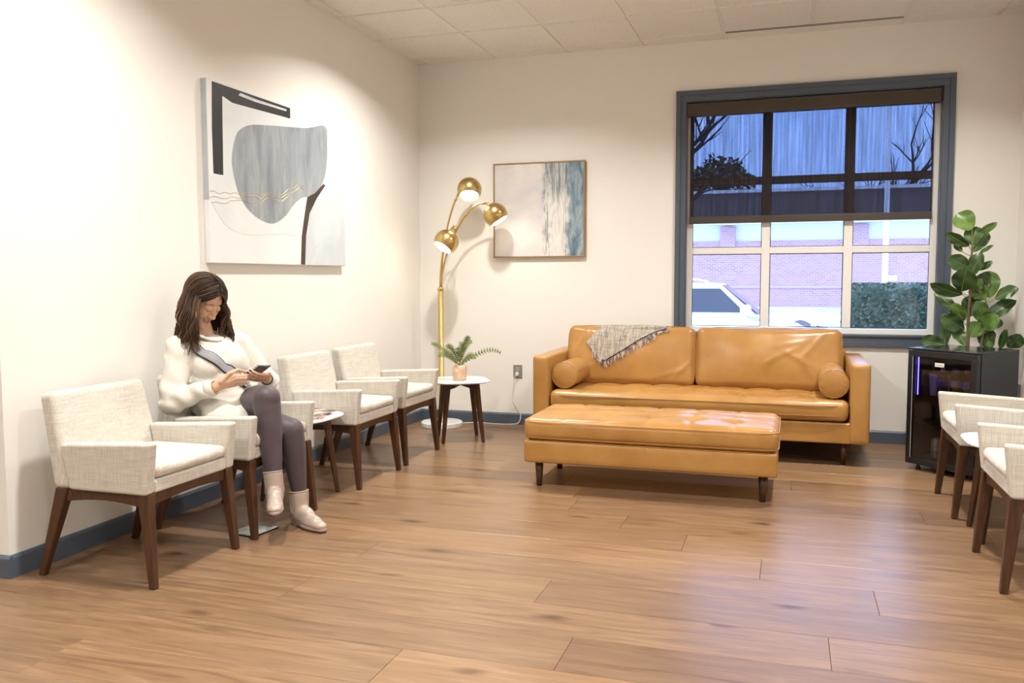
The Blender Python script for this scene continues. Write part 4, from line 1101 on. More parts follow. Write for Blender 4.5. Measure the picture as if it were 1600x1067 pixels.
LEAVES = [((4.183, 1.539), (4.104, 1.658), .095), ((4.206, 1.501), (4.324, 1.586), .035), ((4.187, 1.435), (4.213, 1.563), .085), ((4.17, 1.431), (4.023, 1.519), .055), ((4.193, 1.392), (4.29, 1.523), .05), ((4.128, 1.398), (4.085, 1.453), .03), ((4.227, 1.38), (4.308, 1.438), .018), ((4.175, 1.286), (4.041, 1.356), .075), ((4.189, 1.238), (4.231, 1.387), .075), ((4.235, 1.273), (4.307, 1.331), .03), ((4.13, 1.132), (4.149, 1.288), .105), ((4.308, 1.092), (4.27, 1.263), .11), ((4.146, 1.11), (3.936, 1.182), .06), ((4.193, 1.135), (4.241, 1.211), .05), ((4.331, 1.085), (4.456, 1.157), .06), ((4.111, 1.0), (3.98, 1.129), .05), ((4.276, 1.076), (4.206, 1.184), .08), ((4.281, .925), (4.442, 1.088), .075), ((4.164, .962), (4.228, 1.096), .09), ((4.162, .875), (4.009, .971), .075), ((4.274, .923), (4.212, 1.07), .08), ((4.308, .885), (4.393, .945), .04), ((4.27, .877), (4.343, .978), .08), ((4.194, .827), (4.251, .932), .075), ((4.048, .771), (3.901, .797), .07), ((4.044, .771), (4.061, .917), .05), ((4.321, .748), (4.304, .885), .085), ((4.376, .749), (4.397, .891), .035), ((4.423, .76), (4.486, .856), .075), ((4.166, .773), (4.101, .879), .06), ((4.29, 1.16), (4.31, 1.27), .07), ((4.15, .93), (4.09, 1.06), .07)]
lr = random.Random(21)
for i, (b, tp, wd) in enumerate(LEAVES):
    yb_ = -.45 + lr.uniform(-.015, .015); dy = lr.choice([-1, 1])*lr.uniform(.02, .07)
    if tp[0] > 4.44: dy = -abs(dy)
    B_ = Vector((b[0], yb_, b[1])); T_ = Vector((tp[0], yb_+dy, tp[1])); ax = T_-B_; L_ = ax.length; ax.normalize()
    view = Vector((-.18, -1, .10)).normalized(); side = ax.cross(view).normalized(); nor = side.cross(ax).normalized()
    tilt = lr.uniform(-.5, .5); side = (side*math.cos(tilt)+nor*math.sin(tilt)).normalized(); nor = side.cross(ax).normalized()
    if nor.y > 0: nor = -nor
    NU, NV = 12, 8; V, F = [], []
    curl = lr.uniform(-.08, .14)
    for u_ in range(NU+1):
        u = u_/NU; half = wd*.88*(math.sin(PI*min(1, u**.85))**.62)*(.52+.62*u)*(1 if u < 1 else 0)
        c = B_ + ax*(L_*u) + nor*(-curl*L_*(u**2) + .05*L_*math.sin(PI*u))
        for v_ in range(NV+1):
            s = -1+2*v_/NV; wav = .006*math.sin(u*14+s*3)*abs(s)
            V.append(c + side*half*s + nor*(.22*half*abs(s)**1.3 + wav))
    for u_ in range(NU):
        for v_ in range(NV): a = u_*(NV+1)+v_; F.append((a, a+1, a+NV+2, a+NV+1))
    lf_ = obj('leaf', ([wp(p) for p in V], F), MT['fig'], fg, smooth=True)
    st = stB if b[0] > 4.235 and b[1] < 1.2 else stA
    zz = b[1]-.03; q = None
    for p0, p1 in zip(st[:-1], st[1:]):
        if p0[2] <= zz <= p1[2]: f = (zz-p0[2])/(p1[2]-p0[2]); q = Vector(p0)*(1-f)+Vector(p1)*f
    if q is None: q = Vector(st[-1]) if zz > 1 else Vector(st[2])
    mid = [V[k*(NV+1)+NV//2] + nor*.0008 for k in range(0, NU+1, 2)]
    obj('midrib', tube([wp(q), wp((q+B_)/2+Vector((0, 0, -.005))), wp(B_)]+[wp(p) for p in mid[1:]], [.0028, .0026, .0024]+[.0020*(1-.14*k) for k in range(len(mid)-1)], 5), MT['vein'], lf_, smooth=True)

# ================================================================== PERSON
def ellipsoid(c, r, axes=None, nu=20, nv=14):
    V, F = [], []
    ax = axes or (Vector((1, 0, 0)), Vector((0, 1, 0)), Vector((0, 0, 1)))
    c = Vector(c)
    for j in range(1, nv):
        th = PI*j/nv
        for i in range(nu):
            ph = 2*PI*i/nu
            V.append(c + ax[0]*r[0]*math.sin(th)*math.cos(ph) + ax[1]*r[1]*math.sin(th)*math.sin(ph) + ax[2]*r[2]*math.cos(th))
    top_i = len(V); V.append(c+ax[2]*r[2]); bot_i = len(V); V.append(c-ax[2]*r[2])
    for j in range(nv-2):
        for i in range(nu): F.append((j*nu+i, (j+1)*nu+i, (j+1)*nu+(i+1) % nu, j*nu+(i+1) % nu))
    for i in range(nu): F.append((top_i, i, (i+1) % nu)); F.append((bot_i, (nv-2)*nu+(i+1) % nu, (nv-2)*nu+i))
    return V, F
def capsule(p0, p1, r0, r1, n=16, flat=1.0, fd=None):
    """tapered limb with round ends"""
    p0, p1 = Vector(p0), Vector(p1); d = (p1-p0); L_ = d.length; d.normalize()
    pts, rad = [], []
    for k in range(5): a = PI/2*(1-k/5); pts.append(p0-d*r0*math.sin(a)); rad.append(max(r0*math.cos(a), .0004))
    for k in range(7): f = k/6; pts.append(p0+d*L_*f); rad.append(r0+(r1-r0)*f)
    for k in range(1, 6): a = PI/2*k/5; pts.append(p1+d*r1*math.sin(a)); rad.append(max(r1*math.cos(a), .0004))
    return tube(pts, rad, n, flat, fd)
def limb(P, R_, n=16):
    return [capsule(P[i], P[i+1], R_[i], R_[i+1], n) for i in range(len(P)-1)]
def fuse(prims, voxel, smooth_it=8, factor=.5):
    vf = J(*prims); me = mesh_from(vf); o = bpy.data.objects.new('tmp', me); col.objects.link(o)
    r = o.modifiers.new('r', 'REMESH'); r.mode = 'VOXEL'; r.voxel_size = voxel
    s = o.modifiers.new('s', 'SMOOTH'); s.factor = factor; s.iterations = smooth_it
    dg = bpy.context.evaluated_depsgraph_get(); ev = o.evaluated_get(dg)
    out = bpy.data.meshes.new_from_object(ev)
    bpy.data.objects.remove(o); bpy.data.meshes.remove(me)
    for p in out.polygons: p.use_smooth = True
    return out
def displace(me, fn):
    nor = [v.normal.copy() for v in me.vertices]
    for v, n_ in zip(me.vertices, nor): v.co = v.co + n_*fn(v.co, n_)
    me.update()
def cat_(P, n=6):
    out = []; P = [Vector(p) for p in P]
    for i in range(len(P)-1):
        p0, p1, p2, p3 = [P[max(0, min(len(P)-1, i+k))] for k in (-1, 0, 1, 2)]
        for s in range(n):
            u = s/n; out.append(.5*((2*p1)+(p2-p0)*u+(2*p0-5*p1+4*p2-p3)*u*u+(3*p1-p0-3*p2+p3)*u**3))
    out.append(P[-1]); return out

m = MT['skin'] = mat('skin', (.62, .37, .25), .5); t = NT(m)
t.color(t.ramp(t.noise(t.coord(), 30, 3), [(.3, (.60, .36, .24)), (.7, (.70, .46, .32))])); t.b.inputs['Subsurface Weight'].default_value = .12; t.b.inputs['Subsurface Radius'].default_value = (.012, .005, .003); t.b.inputs['Subsurface Scale'].default_value = .6
m = MT['knit'] = mat('cream_knit', (.80, .77, .71), .9, spec=.15, sheen=.2); t = NT(m)
k1 = t.noise(t.coord((240, 240, 60)), 1, 2, .5); t.color(t.ramp(k1, [(.3, (.64, .61, .545)), (.7, (.70, .675, .62))])); t.bump(k1, .15, .001)
m = MT['legging'] = mat('plum_grey_leggings', (.075, .055, .062), .5, spec=.4, sheen=.12); t = NT(m)
t.bump(t.noise(t.coord(), 500, 1), .08, .0005)
m = MT['boot'] = mat('blush_rubber', (.45, .36, .305), .28, spec=.5)
MT['bootsole'] = mat('boot_sole', (.42, .325, .275), .45); MT['bootdark'] = mat('boot_sole_edge', (.10, .06, .05), .6)
m = MT['hair'] = mat('brown_hair', (.06, .03, .015), .5, spec=.35); t = NT(m)
at_ = t.new('ShaderNodeAttribute'); at_.attribute_name = 'tone'; t.color(t.ramp(at_.outputs['Fac'], [(0, (.012, .007, .005)), (.4, (.032, .016, .009)), (.7, (.085, .045, .022)), (.9, (.20, .115, .055)), (1, (.36, .22, .11))]))
MT['lip'] = mat('lip', (.42, .15, .12), .4); MT['brow'] = mat('brow', (.03, .017, .012), .7); MT['nail'] = mat('dark_nail', (.035, .006, .010), .15)
MT['gold'] = mat('gold', (.80, .56, .20), .22, metal=1.0)

PR = Vector((.50, -3.20, 0))
pe = thing('person', 'seated person in cream sweater, dark leggings and blush boots looking at a phone', 'person', PR)
def pw(name, vf, m, parent=pe, **kw): return obj(name, vf, m, parent, world=True, **kw)

RS, LS = Vector((.178, -3.325, .893)), Vector((.322, -3.045, .893))
RE, LE = Vector((.205, -3.420, .645)), Vector((.432, -2.955, .685))
RW, LW = Vector((.412, -3.362, .708)), Vector((.528, -3.105, .722))
RH, LH = Vector((.340, -3.245, .560)), Vector((.350, -3.065, .565))
RK, RA = Vector((.718, -3.190, .485)), Vector((.737, -3.163, .165))      # planted leg
LK, LA = Vector((.650, -3.292, .655)), Vector((.702, -3.325, .268))      # crossed leg
NB, HC = Vector((.248, -3.195, .945)), Vector((.262, -3.238, 1.130))
# head frame
hz_ = Vector((.992, -.125, 0)).normalized(); pd = math.radians(39)
HF = (hz_*math.cos(pd) - UPV*math.sin(pd)).normalized(); HU = (hz_*math.sin(pd) + UPV*math.cos(pd)).normalized(); HL = HU.cross(HF).normalized()
ro = math.radians(4); HU, HL = (HU*math.cos(ro)+HL*math.sin(ro)).normalized(), (HL*math.cos(ro)-HU*math.sin(ro)).normalized()
def hp(f, l, u): return HC + HF*f + HL*l + HU*u
HA = (HF, HL, HU)
prims = [ellipsoid(hp(-.012, 0, .030), (.092, .073, .086), HA, 28, 20), ellipsoid(hp(.022, 0, -.022), (.068, .063, .092), HA, 28, 20),
         ellipsoid(hp(.036, 0, -.078), (.050, .046, .044), HA), ellipsoid(hp(.074, 0, -.106), (.023, .024, .021), HA), capsule(hp(.005, .048, -.075), hp(.066, .014, -.108), .018, .018), capsule(hp(.005, -.048, -.075), hp(.066, -.014, -.108), .018, .018),
         ellipsoid(hp(.056, .036, -.030), (.030, .026, .032), HA), ellipsoid(hp(.056, -.036, -.030), (.030, .026, .032), HA),
         ellipsoid(hp(.058, 0, .030), (.024, .054, .038), HA),
         capsule(hp(.086, 0, .008), hp(.106, 0, -.032), .0075, .0125), ellipsoid(hp(.098, .011, -.036), (.010, .008, .007), HA), ellipsoid(hp(.098, -.011, -.036), (.010, .008, .007), HA),
         ellipsoid(hp(.088, 0, -.060), (.011, .024, .0065), HA), ellipsoid(hp(.086, 0, -.071), (.011, .021, .0075), HA),
         ellipsoid(hp(.074, .031, .002), (.017, .019, .015), HA), ellipsoid(hp(.074, -.031, .002), (.017, .019, .015), HA),
         ellipsoid(hp(-.005, .073, -.012), (.018, .010, .028), HA), ellipsoid(hp(-.005, -.073, -.012), (.018, .010, .028), HA)]
prims += [capsule(NB+Vector((-.015, .0, -.03)), hp(-.045, 0, -.045), .053, .046)]
hip = (RH+LH)/2
prims += [capsule(hip, NB-UPV*.12, .11, .085), capsule(RS, LS, .05, .05)]
prims += limb([RS, RE, RW], [.046, .040, .026]) + limb([LS, LE, LW], [.046, .040, .026])
prims += limb([RH, RK, RA, RA-UPV*.06], [.08, .052, .034, .032]) + limb([LH, LK, LA, LA-UPV*.03], [.08, .052, .034, .032])
# phone frame
PC = Vector((.546, -3.222, .772)); PA = Vector((.83, -.20, .52)).normalized(); PWd = Vector((.455, .89, 0)); PWd = (PWd-PA*PWd.dot(PA)).normalized(); PN = PWd.cross(PA).normalized()
if PN.z < 0: PN = -PN
def ph(a, w_, n_): return PC + PA*a + PWd*w_ + PN*n_
# right hand (near side of the phone): palm, four fingers under the phone, thumb over the edge
nails = []
def finger(P, r, nail=None):
    R_ = [r*(1-.10*i) for i in range(len(P))]
    return limb(P, R_, 10)
RM = [Vector((.492, -3.322, .762)), Vector((.497, -3.318, .748)), Vector((.494, -3.312, .733)), Vector((.486, -3.308, .719))]
prims += [capsule(RW, (RM[0]+RW)/2+UPV*.004, .026, .022), *[capsule(RW+(q-RW)*.25, q, .017, .0115) for q in RM]]
tips_r = [(.522, -3.287, .760), (.527, -3.282, .747), (.524, -3.278, .733), (.514, -3.277, .719)]
end_r = [ph(-.012, -.030, -.014), ph(-.030, -.028, -.015), ph(-.047, -.028, -.016), ph(-.060, -.030, -.016)]
for q, mid_, e_ in zip(RM, tips_r, end_r): prims += finger([q, Vector(mid_), e_], .0092)
TH_ = [RW+Vector((.035, -.006, .028)), Vector((.478, -3.342, .776)), Vector((.500, -3.304, .790)), ph(-.030, -.022, .012)]
prims += finger(TH_, .0115)
nails.append((TH_[-1], (TH_[-1]-TH_[-2]).normalized(), PN))
# left hand (far side): palm behind the phone, fingers wrapping to the near side
LM = [ph(.030, .050, -.026), ph(.010, .052, -.028), ph(-.010, .052, -.030), ph(-.028, .050, -.030)]
prims += [capsule(LW, (LM[1]+LM[2]+LW)/3, .026, .022), *[capsule(LW+(q-LW)*.2, q, .017, .0115) for q in LM]]
for i, q in enumerate(LM):
    a = .028-.021*i
    p1 = ph(a+.004, .020, -.032); p2 = ph(a+.002, -.022, -.026); p3 = ph(a-.004, -.046, -.006)
    prims += finger([q, p1, p2, p3], .0092 if i < 3 else .008)
    nails.append((p3+TOW*.002, (p3-p2).normalized(), (-PWd*.8+TOW*.6-PN*.1).normalized()))
prims += finger([LW+Vector((.02, -.01, .03)), ph(-.03, .050, .004), ph(-.012, .038, .012), ph(.0, .022, .013)], .0108)
body = fuse(prims, .0034, 5, .5)
pw('body', body, MT['skin'])
# facial detail
def strip(pts, r, m, name, flat=.5): pw(name, tube(pts, r, 6, flat), m, smooth=True)
bv = BVHTree.FromPolygons([v.co.copy() for v in body.vertices], [tuple(p.vertices) for p in body.polygons])
def onface(l, u, off=.0008):
    o_ = hp(.25, l, u); h = bv.ray_cast(o_, -HF); return (h[0] + HF*off) if h[0] else hp(.09, l, u)
for s in (-1, 1):
    strip([onface(s*(.014+.034*k/6), .021+.006*math.sin(PI*min(1, (k+1)/6))) for k in range(7)], [.0014, .0024, .0026, .0025, .0022, .0017, .0009], MT['brow'], 'eyebrow')
    strip([onface(s*(.017+.029*k/6), -.004-.0055*math.sin(PI*k/6), .0012) for k in range(7)], [.0009, .0016, .0018, .0018, .0018, .0017, .0009], MT['brow'], 'eyelashes')
strip([onface(-.021+.042*k/8, -.0605+.0022*math.cos((k-4)*.9), .0003) for k in range(9)], [.0008, .0026, .0038, .0042, .0038, .0042, .0038, .0026, .0008], MT['lip'], 'upper_lip')
strip([onface(-.018+.036*k/8, -.0705-.0015*math.sin(PI*k/8), .0003) for k in range(9)], [.0008, .0028, .0042, .0050, .0052, .0050, .0042, .0028, .0008], MT['lip'], 'lower_lip')
for c, d, n_ in nails:
    x_ = d.cross(n_).normalized(); pw('fingernail', ellipsoid(c+n_*.0066+d*.002, (.0050, .0072, .0020), (x_, d, n_), 12, 8), MT['nail'], smooth=True)
pw('earring', ellipsoid(hp(.004, .082, -.045), (.004, .004, .004)), MT['gold'], smooth=True)

# sweater
fwd_t = Vector((.89, -.455, 0)); lat = Vector((.455, .89, 0))
TA = (fwd_t, lat, UPV)
sw = [ellipsoid(hip+Vector((.0, 0, .040)), (.155, .200, .115), TA, 28, 18), ellipsoid(Vector((.300, -3.175, .700)), (.138, .172, .150), TA, 28, 18),
      ellipsoid(Vector((.262, -3.185, .820)), (.118, .170, .130), TA, 28, 18), capsule(RS-UPV*.008, LS-UPV*.008, .062, .062, 20),
      ellipsoid(Vector((.305, -3.265, .800)), (.076, .085, .085), TA), ellipsoid(Vector((.362, -3.155, .800)), (.076, .085, .085), TA),
      capsule(NB-UPV*.075, NB+Vector((.012, -.006, -.062)), .090, .076, 24)]
sw += [capsule(RS, RE, .066, .060, 20), capsule(RE, RE+(RW-RE)*.84, .062, .041, 20), ellipsoid(RE+Vector((.02, .0, -.006)), (.066, .056, .054))]
sw += [capsule(LS, LE, .066, .060, 20), capsule(LE, LE+(LW-LE)*.84, .064, .042, 20)]
sw += [capsule(RH+UPV*.01, RH+(RK-RH)*.34+UPV*.015, .105, .088, 20), capsule(LH+UPV*.01, LH+(LK-LH)*.50+UPV*.016, .103, .076, 20), capsule(RH+Vector((.04, -.05, .0)), RH+Vector((.14, -.06, -.015)), .085, .070, 20)]
swm = fuse(sw, .0065, 9, .5)
def fold(co, n_):
    p = Vector(co)
    # fine wrinkles near the elbow and waist
    e = math.exp(-((p-RE).length/.13)**2); w_ = math.exp(-((p.z-.66)/.08)**2)
    d1_ = (p-RE).dot((RW-RE).normalized())
    arm_u = (p-RE).dot((RS-RE).normalized())
    return .007*noise.noise(p*7) + .0035*e*math.sin(d1_*62+p.z*30+2*noise.noise(p*9)) + .003*math.exp(-((p-RS).length/.12)**2)*math.sin((p.x*.6+p.z)*70+3*noise.noise(p*7)) + .0075*w_*math.sin((p.z*1.0 + (p.x-.3)*.55)*62 + 3*noise.noise(p*6)) + .0035*noise.noise(p*20)
displace(swm, fold)
pw('sweater', swm, MT['knit'])
nk = []
for k in range(33):
    a = 2*PI*k/32; nk.append(NB+Vector((.012, -.006, .004)) + hz_*math.cos(a)*.068 + hz_.cross(UPV)*math.sin(a)*.064 - UPV*.026*math.cos(a))
pw('collar', tube(nk, .009, 8, cap=False), MT['knit'], smooth=True)
for a_, b_ in ((RE, RW), (LE, LW)):
    d = (b_-a_).normalized(); c = a_+(b_-a_)*.92; x_, y_, _ = frame(d)
    pw('cuff', tube([c-d*.026, c-d*.012, c+d*.002, c+d*.012], [.043, .0415, .040, .037], 20), MT['knit'], smooth=True)

# leggings
lg = limb([RH, RH+(RK-RH)*.55, RK, RK+(RA-RK)*.32, RA, RA-UPV*.02], [.084, .080, .063, .060, .038, .036], 20)
lg += limb([LH, LH+(LK-LH)*.55, LK, LK+(LA-LK)*.34, LA], [.084, .082, .066, .061, .041], 20)
lg += [capsule(RH, LH, .084, .084), ellipsoid(LK+Vector((.004, -.002, .0)), (.064, .062, .064)), ellipsoid(LK+(LA-LK)*.28+Vector((-.022, .006, 0)), (.048, .046, .11)), ellipsoid(RK+(RA-RK)*.28+Vector((-.020, .006, 0)), (.048, .046, .11))]
lgm = fuse(lg, .006, 16, .5)
displace(lgm, lambda co, n_: .0016*noise.noise(Vector(co)*14) + .0010*math.sin(Vector(co).z*95+4*noise.noise(Vector(co)*9))*math.exp(-((Vector(co)-LK).length/.10)**2))
pw('leggings', lgm, MT['legging'])

# boots: built along +x (toe), ankle at origin height .085
def boot(name, origin, X_, Z_):
    X_ = Vector(X_).normalized(); Z_ = Vector(Z_); Z_ = (Z_-X_*Z_.dot(X_)).normalized(); Y_ = Z_.cross(X_).normalized()
    Mb = Matrix((X_, Y_, Z_)).transposed().to_4x4(); Mb.translation = Vector(origin)
    ax = (Vector((1, 0, 0)), Vector((0, 1, 0)), Vector((0, 0, 1)))
    pr = [capsule((-.004, 0, .165), (-.006, 0, .060), .047, .045, 24), ellipsoid((-.020, 0, .040), (.048, .037, .040), ax), capsule((-.004, 0, .050), (.130, 0, .034), .041, .034, 20),
          ellipsoid((.105, 0, .030), (.078, .041, .030), ax), ellipsoid((.155, .0, .026), (.050, .036, .024), ax), ellipsoid((.045, 0, .066), (.060, .037, .036), ax), ellipsoid((.075, 0, .020), (.125, .037, .018), ax)]
    me = fuse(pr, .0045, 26, .5)
    # flat sole and open shaft: clip
    bm = bmesh.new(); bm.from_mesh(me)
    bmesh.ops.bisect_plane(bm, geom=bm.verts[:]+bm.edges[:]+bm.faces[:], plane_co=(0, 0, .172), plane_no=(-.12, 0, 1), clear_outer=True)
    bmesh.ops.bisect_plane(bm, geom=bm.verts[:]+bm.edges[:]+bm.faces[:], plane_co=(0, 0, .012), plane_no=(0, 0, -1), clear_outer=True)
    bm.to_mesh(me); bm.free(); me.update()
    bbv = BVHTree.FromPolygons([v.co.copy() for v in me.vertices], [tuple(p.vertices) for p in me.polygons])
    def snap(p, off=.0008):
        h = bbv.find_nearest(Vector(p)); return h[0] + h[1]*off
    me.transform(Mb); me.update()
    for p in me.polygons: p.use_smooth = True
    b = pw(name, me, MT['boot'])
    so_ = b.modifiers.new('t', 'SOLIDIFY'); so_.thickness = .003; so_.offset = -1
    out = []
    for k in range(40):
        a = 2*PI*k/40; c, s = math.cos(a), math.sin(a)
        x = .068 + .137*c; wd = .0405 if c > .1 else .034 + .0065*(c+1)/1.1
        wd *= (1-.18*math.exp(-((x-.03)/.03)**2))
        out.append((x, math.copysign(abs(s)**.8, s)*wd))
    obj('sole', xf(prism(out, .006, .019), Mb), MT['bootsole'], b, world=True, bevel=.003)
    obj('outsole', xf(prism([(x*.985+.001, y*.96) for x, y in out if x > .025], 0, .006), Mb), MT['bootdark'], b, world=True)
    obj('heel', xf(prism([(x*.99, y*.97) for x, y in out if x < .022], -.004, .006), Mb), MT['bootsole'], b, world=True)
    rim = []
    for k in range(29):
        a = 2*PI*k/28; rim.append(snap((-.004+.0455*math.cos(a), .0455*math.sin(a), .1725+.0055*math.cos(a)), 0))
    obj('rim', xf(tube(rim, .0034, 6, cap=False), Mb), MT['boot'], b, smooth=True, world=True)
    for s in (-1, 1):
        obj('side_gore', xf(tube([snap(q) for q in cat_([(-.020, s*.05, .165), (-.018, s*.05, .11), (.004, s*.05, .068), (.026, s*.05, .11), (.024, s*.05, .165)], 5)], .0013, 5), Mb), MT['bootsole'], b, world=True)
bd_ = Vector((.946-.694, -3.252+3.140, 0)).normalized()
boot('planted_boot', RA*0 + Vector((.738, -3.160, .004)), bd_, UPV)
dX = Vector((.52, -.85, .04)).normalized(); dZ = (LK-LA).normalized()
boot('dangling_boot', Vector((.712, -3.328, .136)), dX, dZ)

# hair
hr2 = random.Random(31)
locks = []; tone = []
def addlock(vf, tn):
    n_v = len(vf[0]); locks.append(vf); tone.extend([min(1, tn*(.72+.5*q/n_v)) for q in range(n_v)])
def skull(th, ph_, k=1.0):   # polar angle from HU, azimuth 0 = face, + = her left
    c = hp(-.010, 0, .026)
    return c + (HF*math.cos(ph_)*.098 + HL*math.sin(ph_)*.079)*math.sin(th)*k + HU*math.cos(th)*.094*k
def sdir(th, az): return Vector((math.sin(th)*math.cos(az), math.sin(th)*math.sin(az), math.cos(th)))
def from_dir(d, k): return hp(-.010, 0, .026) + HF*d.x*.098*k + HL*d.y*.079*k + HU*d.z*.094*k
for i in range(760):
    s = hr2.choice([-1, 1]); u = hr2.random()
    azi = math.radians(((62 if s < 0 else 52)) + (118 if s < 0 else 128)*u)*s        # azimuth where the lock leaves the head
    lay = hr2.random(); k0 = 1.02 + .10*lay
    tau = math.radians(50 - 95*u**.8 + hr2.uniform(-8, 8))     # root along the parting, front to back
    d0 = Vector((math.sin(tau), -.10 + s*.05, math.cos(tau))).normalized(); d1_ = sdir(math.radians(hr2.uniform(88, 102)), azi)
    pts = []
    for k in range(8):
        f = k/7; d = d0.slerp(d1_, f); pts.append(from_dir(d, k0 + .07*math.sin(PI*f*.9)))
    p = pts[-1].copy(); out_d = (p-hp(-.01, 0, .02)); out_d.z = 0
    if out_d.length > 1e-6: out_d.normalize()
    endz = .905 + hr2.uniform(-.05, .07) + (.015 if s > 0 else -.005)
    n_ = 11; ph0 = (0 if s > 0 else 1.5) + u*5 + hr2.gauss(0, .5); amp = hr2.uniform(.009, .017)
    drop = p.z-endz
    for k in range(1, n_+1):
        f = k/n_
        q = p + out_d*(.034*math.sin(f*1.9) - .004*f) - UPV*drop*f + lat*s*(.012*math.sin(f*2.4))
        q += (out_d*math.sin(ph0+f*drop*42) + IR*math.cos(ph0+f*drop*42))*amp*f
        pts.append(q)
    r_ = hr2.uniform(.0032, .0068); m_ = len(pts)
    rad = [r_*(.5+.5*min(1, k/4))*(1 if k < m_-5 else max(.10, (m_-1-k)/4.5)) for k in range(m_)]
    addlock(tube(pts, rad, 5, .5), min(1, max(0, hr2.gauss(.47, .15) + (.22 if lay > .82 else 0))))
# a few face-framing wavy locks, ends curled
for s, n_l in ((-1, 46), (1, 26)):
    for i in range(n_l):
        az0 = math.radians(hr2.uniform(8, 30))*s; azi = math.radians(hr2.uniform(62, 80) if s < 0 else hr2.uniform(52, 72))*s
        pts = [skull(math.radians(22+10*hr2.random()+(78-22)*k/6), az0+(azi-az0)*(k/6)**.7, 1.06+.05*math.sin(PI*k/6)+.03*hr2.random()) for k in range(7)]
        p = pts[-1].copy(); ph0 = hr2.uniform(-.6, .6); endz = .90+hr2.uniform(-.03, .06); drop = p.z-endz
        od = (HL*s*.9+HF*.12); od.z = 0; od.normalize()
        for k in range(1, 11):
            f = k/10; q = p + od*(.028*math.sin(PI*min(1, f*1.3))+.012*math.sin(f*9+ph0)*f) - UPV*drop*f + hz_*(.018*math.sin(f*7+ph0)*f - .012*f)
            pts.append(q)
        r_ = hr2.uniform(.0035, .0068); m_ = len(pts)
        addlock(tube(pts, [r_*(.5+.5*min(1, k/4))*(1 if k < m_-4 else max(.12, (m_-1-k)/3.5)) for k in range(m_)], 6, .5), min(1, max(0, hr2.gauss(.68, .15))))
# scalp shell
V, F = [], []
NA, NT_ = 40, 14
for j in range(NT_+1):
    for i in range(NA+1):
        az = -PI+2*PI*i/NA; lim = math.radians(100) if abs(az) > math.radians(62) else math.radians(46 + 54*(abs(az)/math.radians(62))**3)
        V.append(skull(lim*j/NT_ + .0001, az, 1.035))
for j in range(NT_):
    for i in range(NA): a = j*(NA+1)+i; F.append((a, a+1, a+NA+2, a+NA+1))
addlock((V, F), .25)
hm = mesh_from(J(*locks), True); at2 = hm.attributes.new('tone', 'FLOAT', 'POINT')
at2.data.foreach_set('value', tone)
pw('hair', hm, MT['hair'])

# bag strap across the chest, over the right shoulder
sbv = BVHTree.FromPolygons([v.co.copy() for v in swm.vertices], [tuple(p.vertices) for p in swm.polygons])
m = MT['strap'] = mat('woven_strap', (.3, .3, .3), .8); t = NT(m)
uvn = t.new('ShaderNodeAttribute'); uvn.attribute_name = 'along'; uva = t.new('ShaderNodeAttribute'); uva.attribute_name = 'across'
wv = t.math('SINE', t.math('MULTIPLY', t.math('ADD', uvn.outputs['Fac'], t.math('MULTIPLY', t.math('ABSOLUTE', t.math('SUBTRACT', uva.outputs['Fac'], .5)), .03)), 900))
body_c = t.mix(t.math('GREATER_THAN', wv, .0), (.05, .05, .055), (.62, .62, .63))
body_c = t.mix(.45, body_c, (.24, .24, .26))
edge_ = t.math('GREATER_THAN', t.math('ABSOLUTE', t.math('SUBTRACT', uva.outputs['Fac'], .5)), .40)
t.color(t.mix(edge_, body_c, (.02, .02, .024)))
keyp = [Vector((.10, -3.27, .965)), Vector((.165, -3.295, .985)), Vector((.225, -3.305, .945)), Vector((.29, -3.32, .885)), Vector((.36, -3.29, .83)), Vector((.42, -3.24, .775)), Vector((.455, -3.19, .725)), Vector((.465, -3.15, .68))]
cl = cat_(keyp, 5); V, F, AL, AC = [], [], [], []
along = 0
cen = Vector((.25, -3.18, 0))
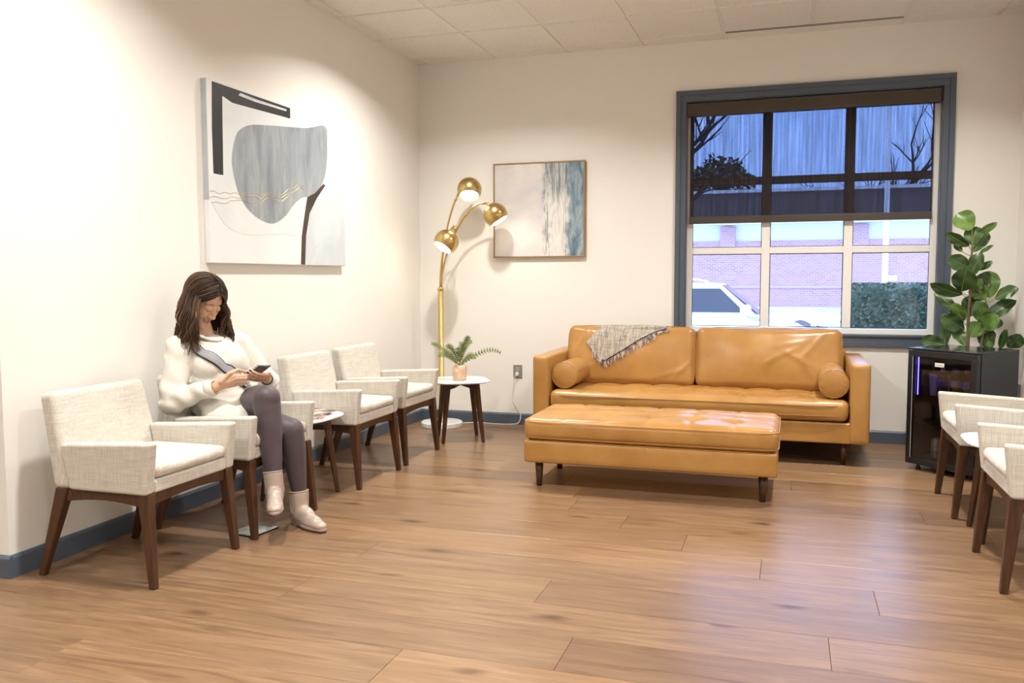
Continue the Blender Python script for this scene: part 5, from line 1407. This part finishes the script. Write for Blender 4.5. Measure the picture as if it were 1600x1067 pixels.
for i, p in enumerate(cl):
    if i: along += (cl[i]-cl[i-1]).length
    d = (cl[min(i+1, len(cl)-1)]-cl[max(i-1, 0)]).normalized()
    outw = (p - Vector((.25, -3.18, p.z-.06))).normalized()
    sd = d.cross(outw).normalized()
    for k in range(5):
        q = p + sd*(.050*(k/4-.5))
        h = sbv.find_nearest(q); 
        q2 = h[0] + h[1]*.0035 if h[0] else q
        V.append(q2); AL.append(along); AC.append(k/4)
for i in range(len(cl)-1):
    for k in range(4): a = i*5+k; F.append((a, a+1, a+6, a+5))
sm2 = mesh_from((V, F), True)
for nm, dat in (('along', AL), ('across', AC)):
    a_ = sm2.attributes.new(nm, 'FLOAT', 'POINT'); a_.data.foreach_set('value', dat)
st_ = pw('bag_strap', sm2, MT['strap']); so_ = st_.modifiers.new('t', 'SOLIDIFY'); so_.thickness = .004; so_.offset = 1
# bracelets and watch
dR = (RW-RE).normalized(); x_, y_, _ = frame(dR)
for k in range(3):
    c = RW + dR*(-.010+.0065*k); r_ = .0315
    pw('bracelet', tube([c+x_*r_*math.cos(2*PI*i/24)+y_*r_*math.sin(2*PI*i/24)+dR*.004*math.sin(2*PI*i/24+k) for i in range(25)], .0019, 6, cap=False), MT['gold'], smooth=True)
dL = (LW-LE).normalized(); x_, y_, _ = frame(dL); c = LW+dL*.004
pw('watch_band', tube([c-dL*.010, c-dL*.008, c+dL*.008, c+dL*.010], [.0285, .0305, .0305, .0285], 20), mat('dark_band', (.03, .022, .022), .4), smooth=True)

# phone
pn = thing('smartphone', 'smartphone with silver edge held in both hands of the seated person', 'phone', PC)
Mp = Matrix((PWd, PA, PN)).transposed().to_4x4()
obj('phone_body', xf(rbox(.0365, .0745, .0042, .0040, 10, 14, 4), Mp), mat('phone_silver', (.46, .47, .52), .25, metal=.8), pn, smooth=True)
obj('screen', xf(box(-.034, .034, -.072, .072, .0041, .0047), Mp), mat('phone_screen', (.02, .02, .03), .08), pn)
obj('back_case', xf(mv(rbox(.0355, .0735, .0012, .0010, 8, 12, 2), 0, 0, -.0046), Mp), mat('phone_back', (.10, .085, .14), .2), pn)
obj('camera_bump', xf(mv(rbox(.015, .016, .0012, .001, 6, 6, 2), .017, .052, -.0066), Mp), mat('camera_glass', (.02, .02, .03), .1), pn)
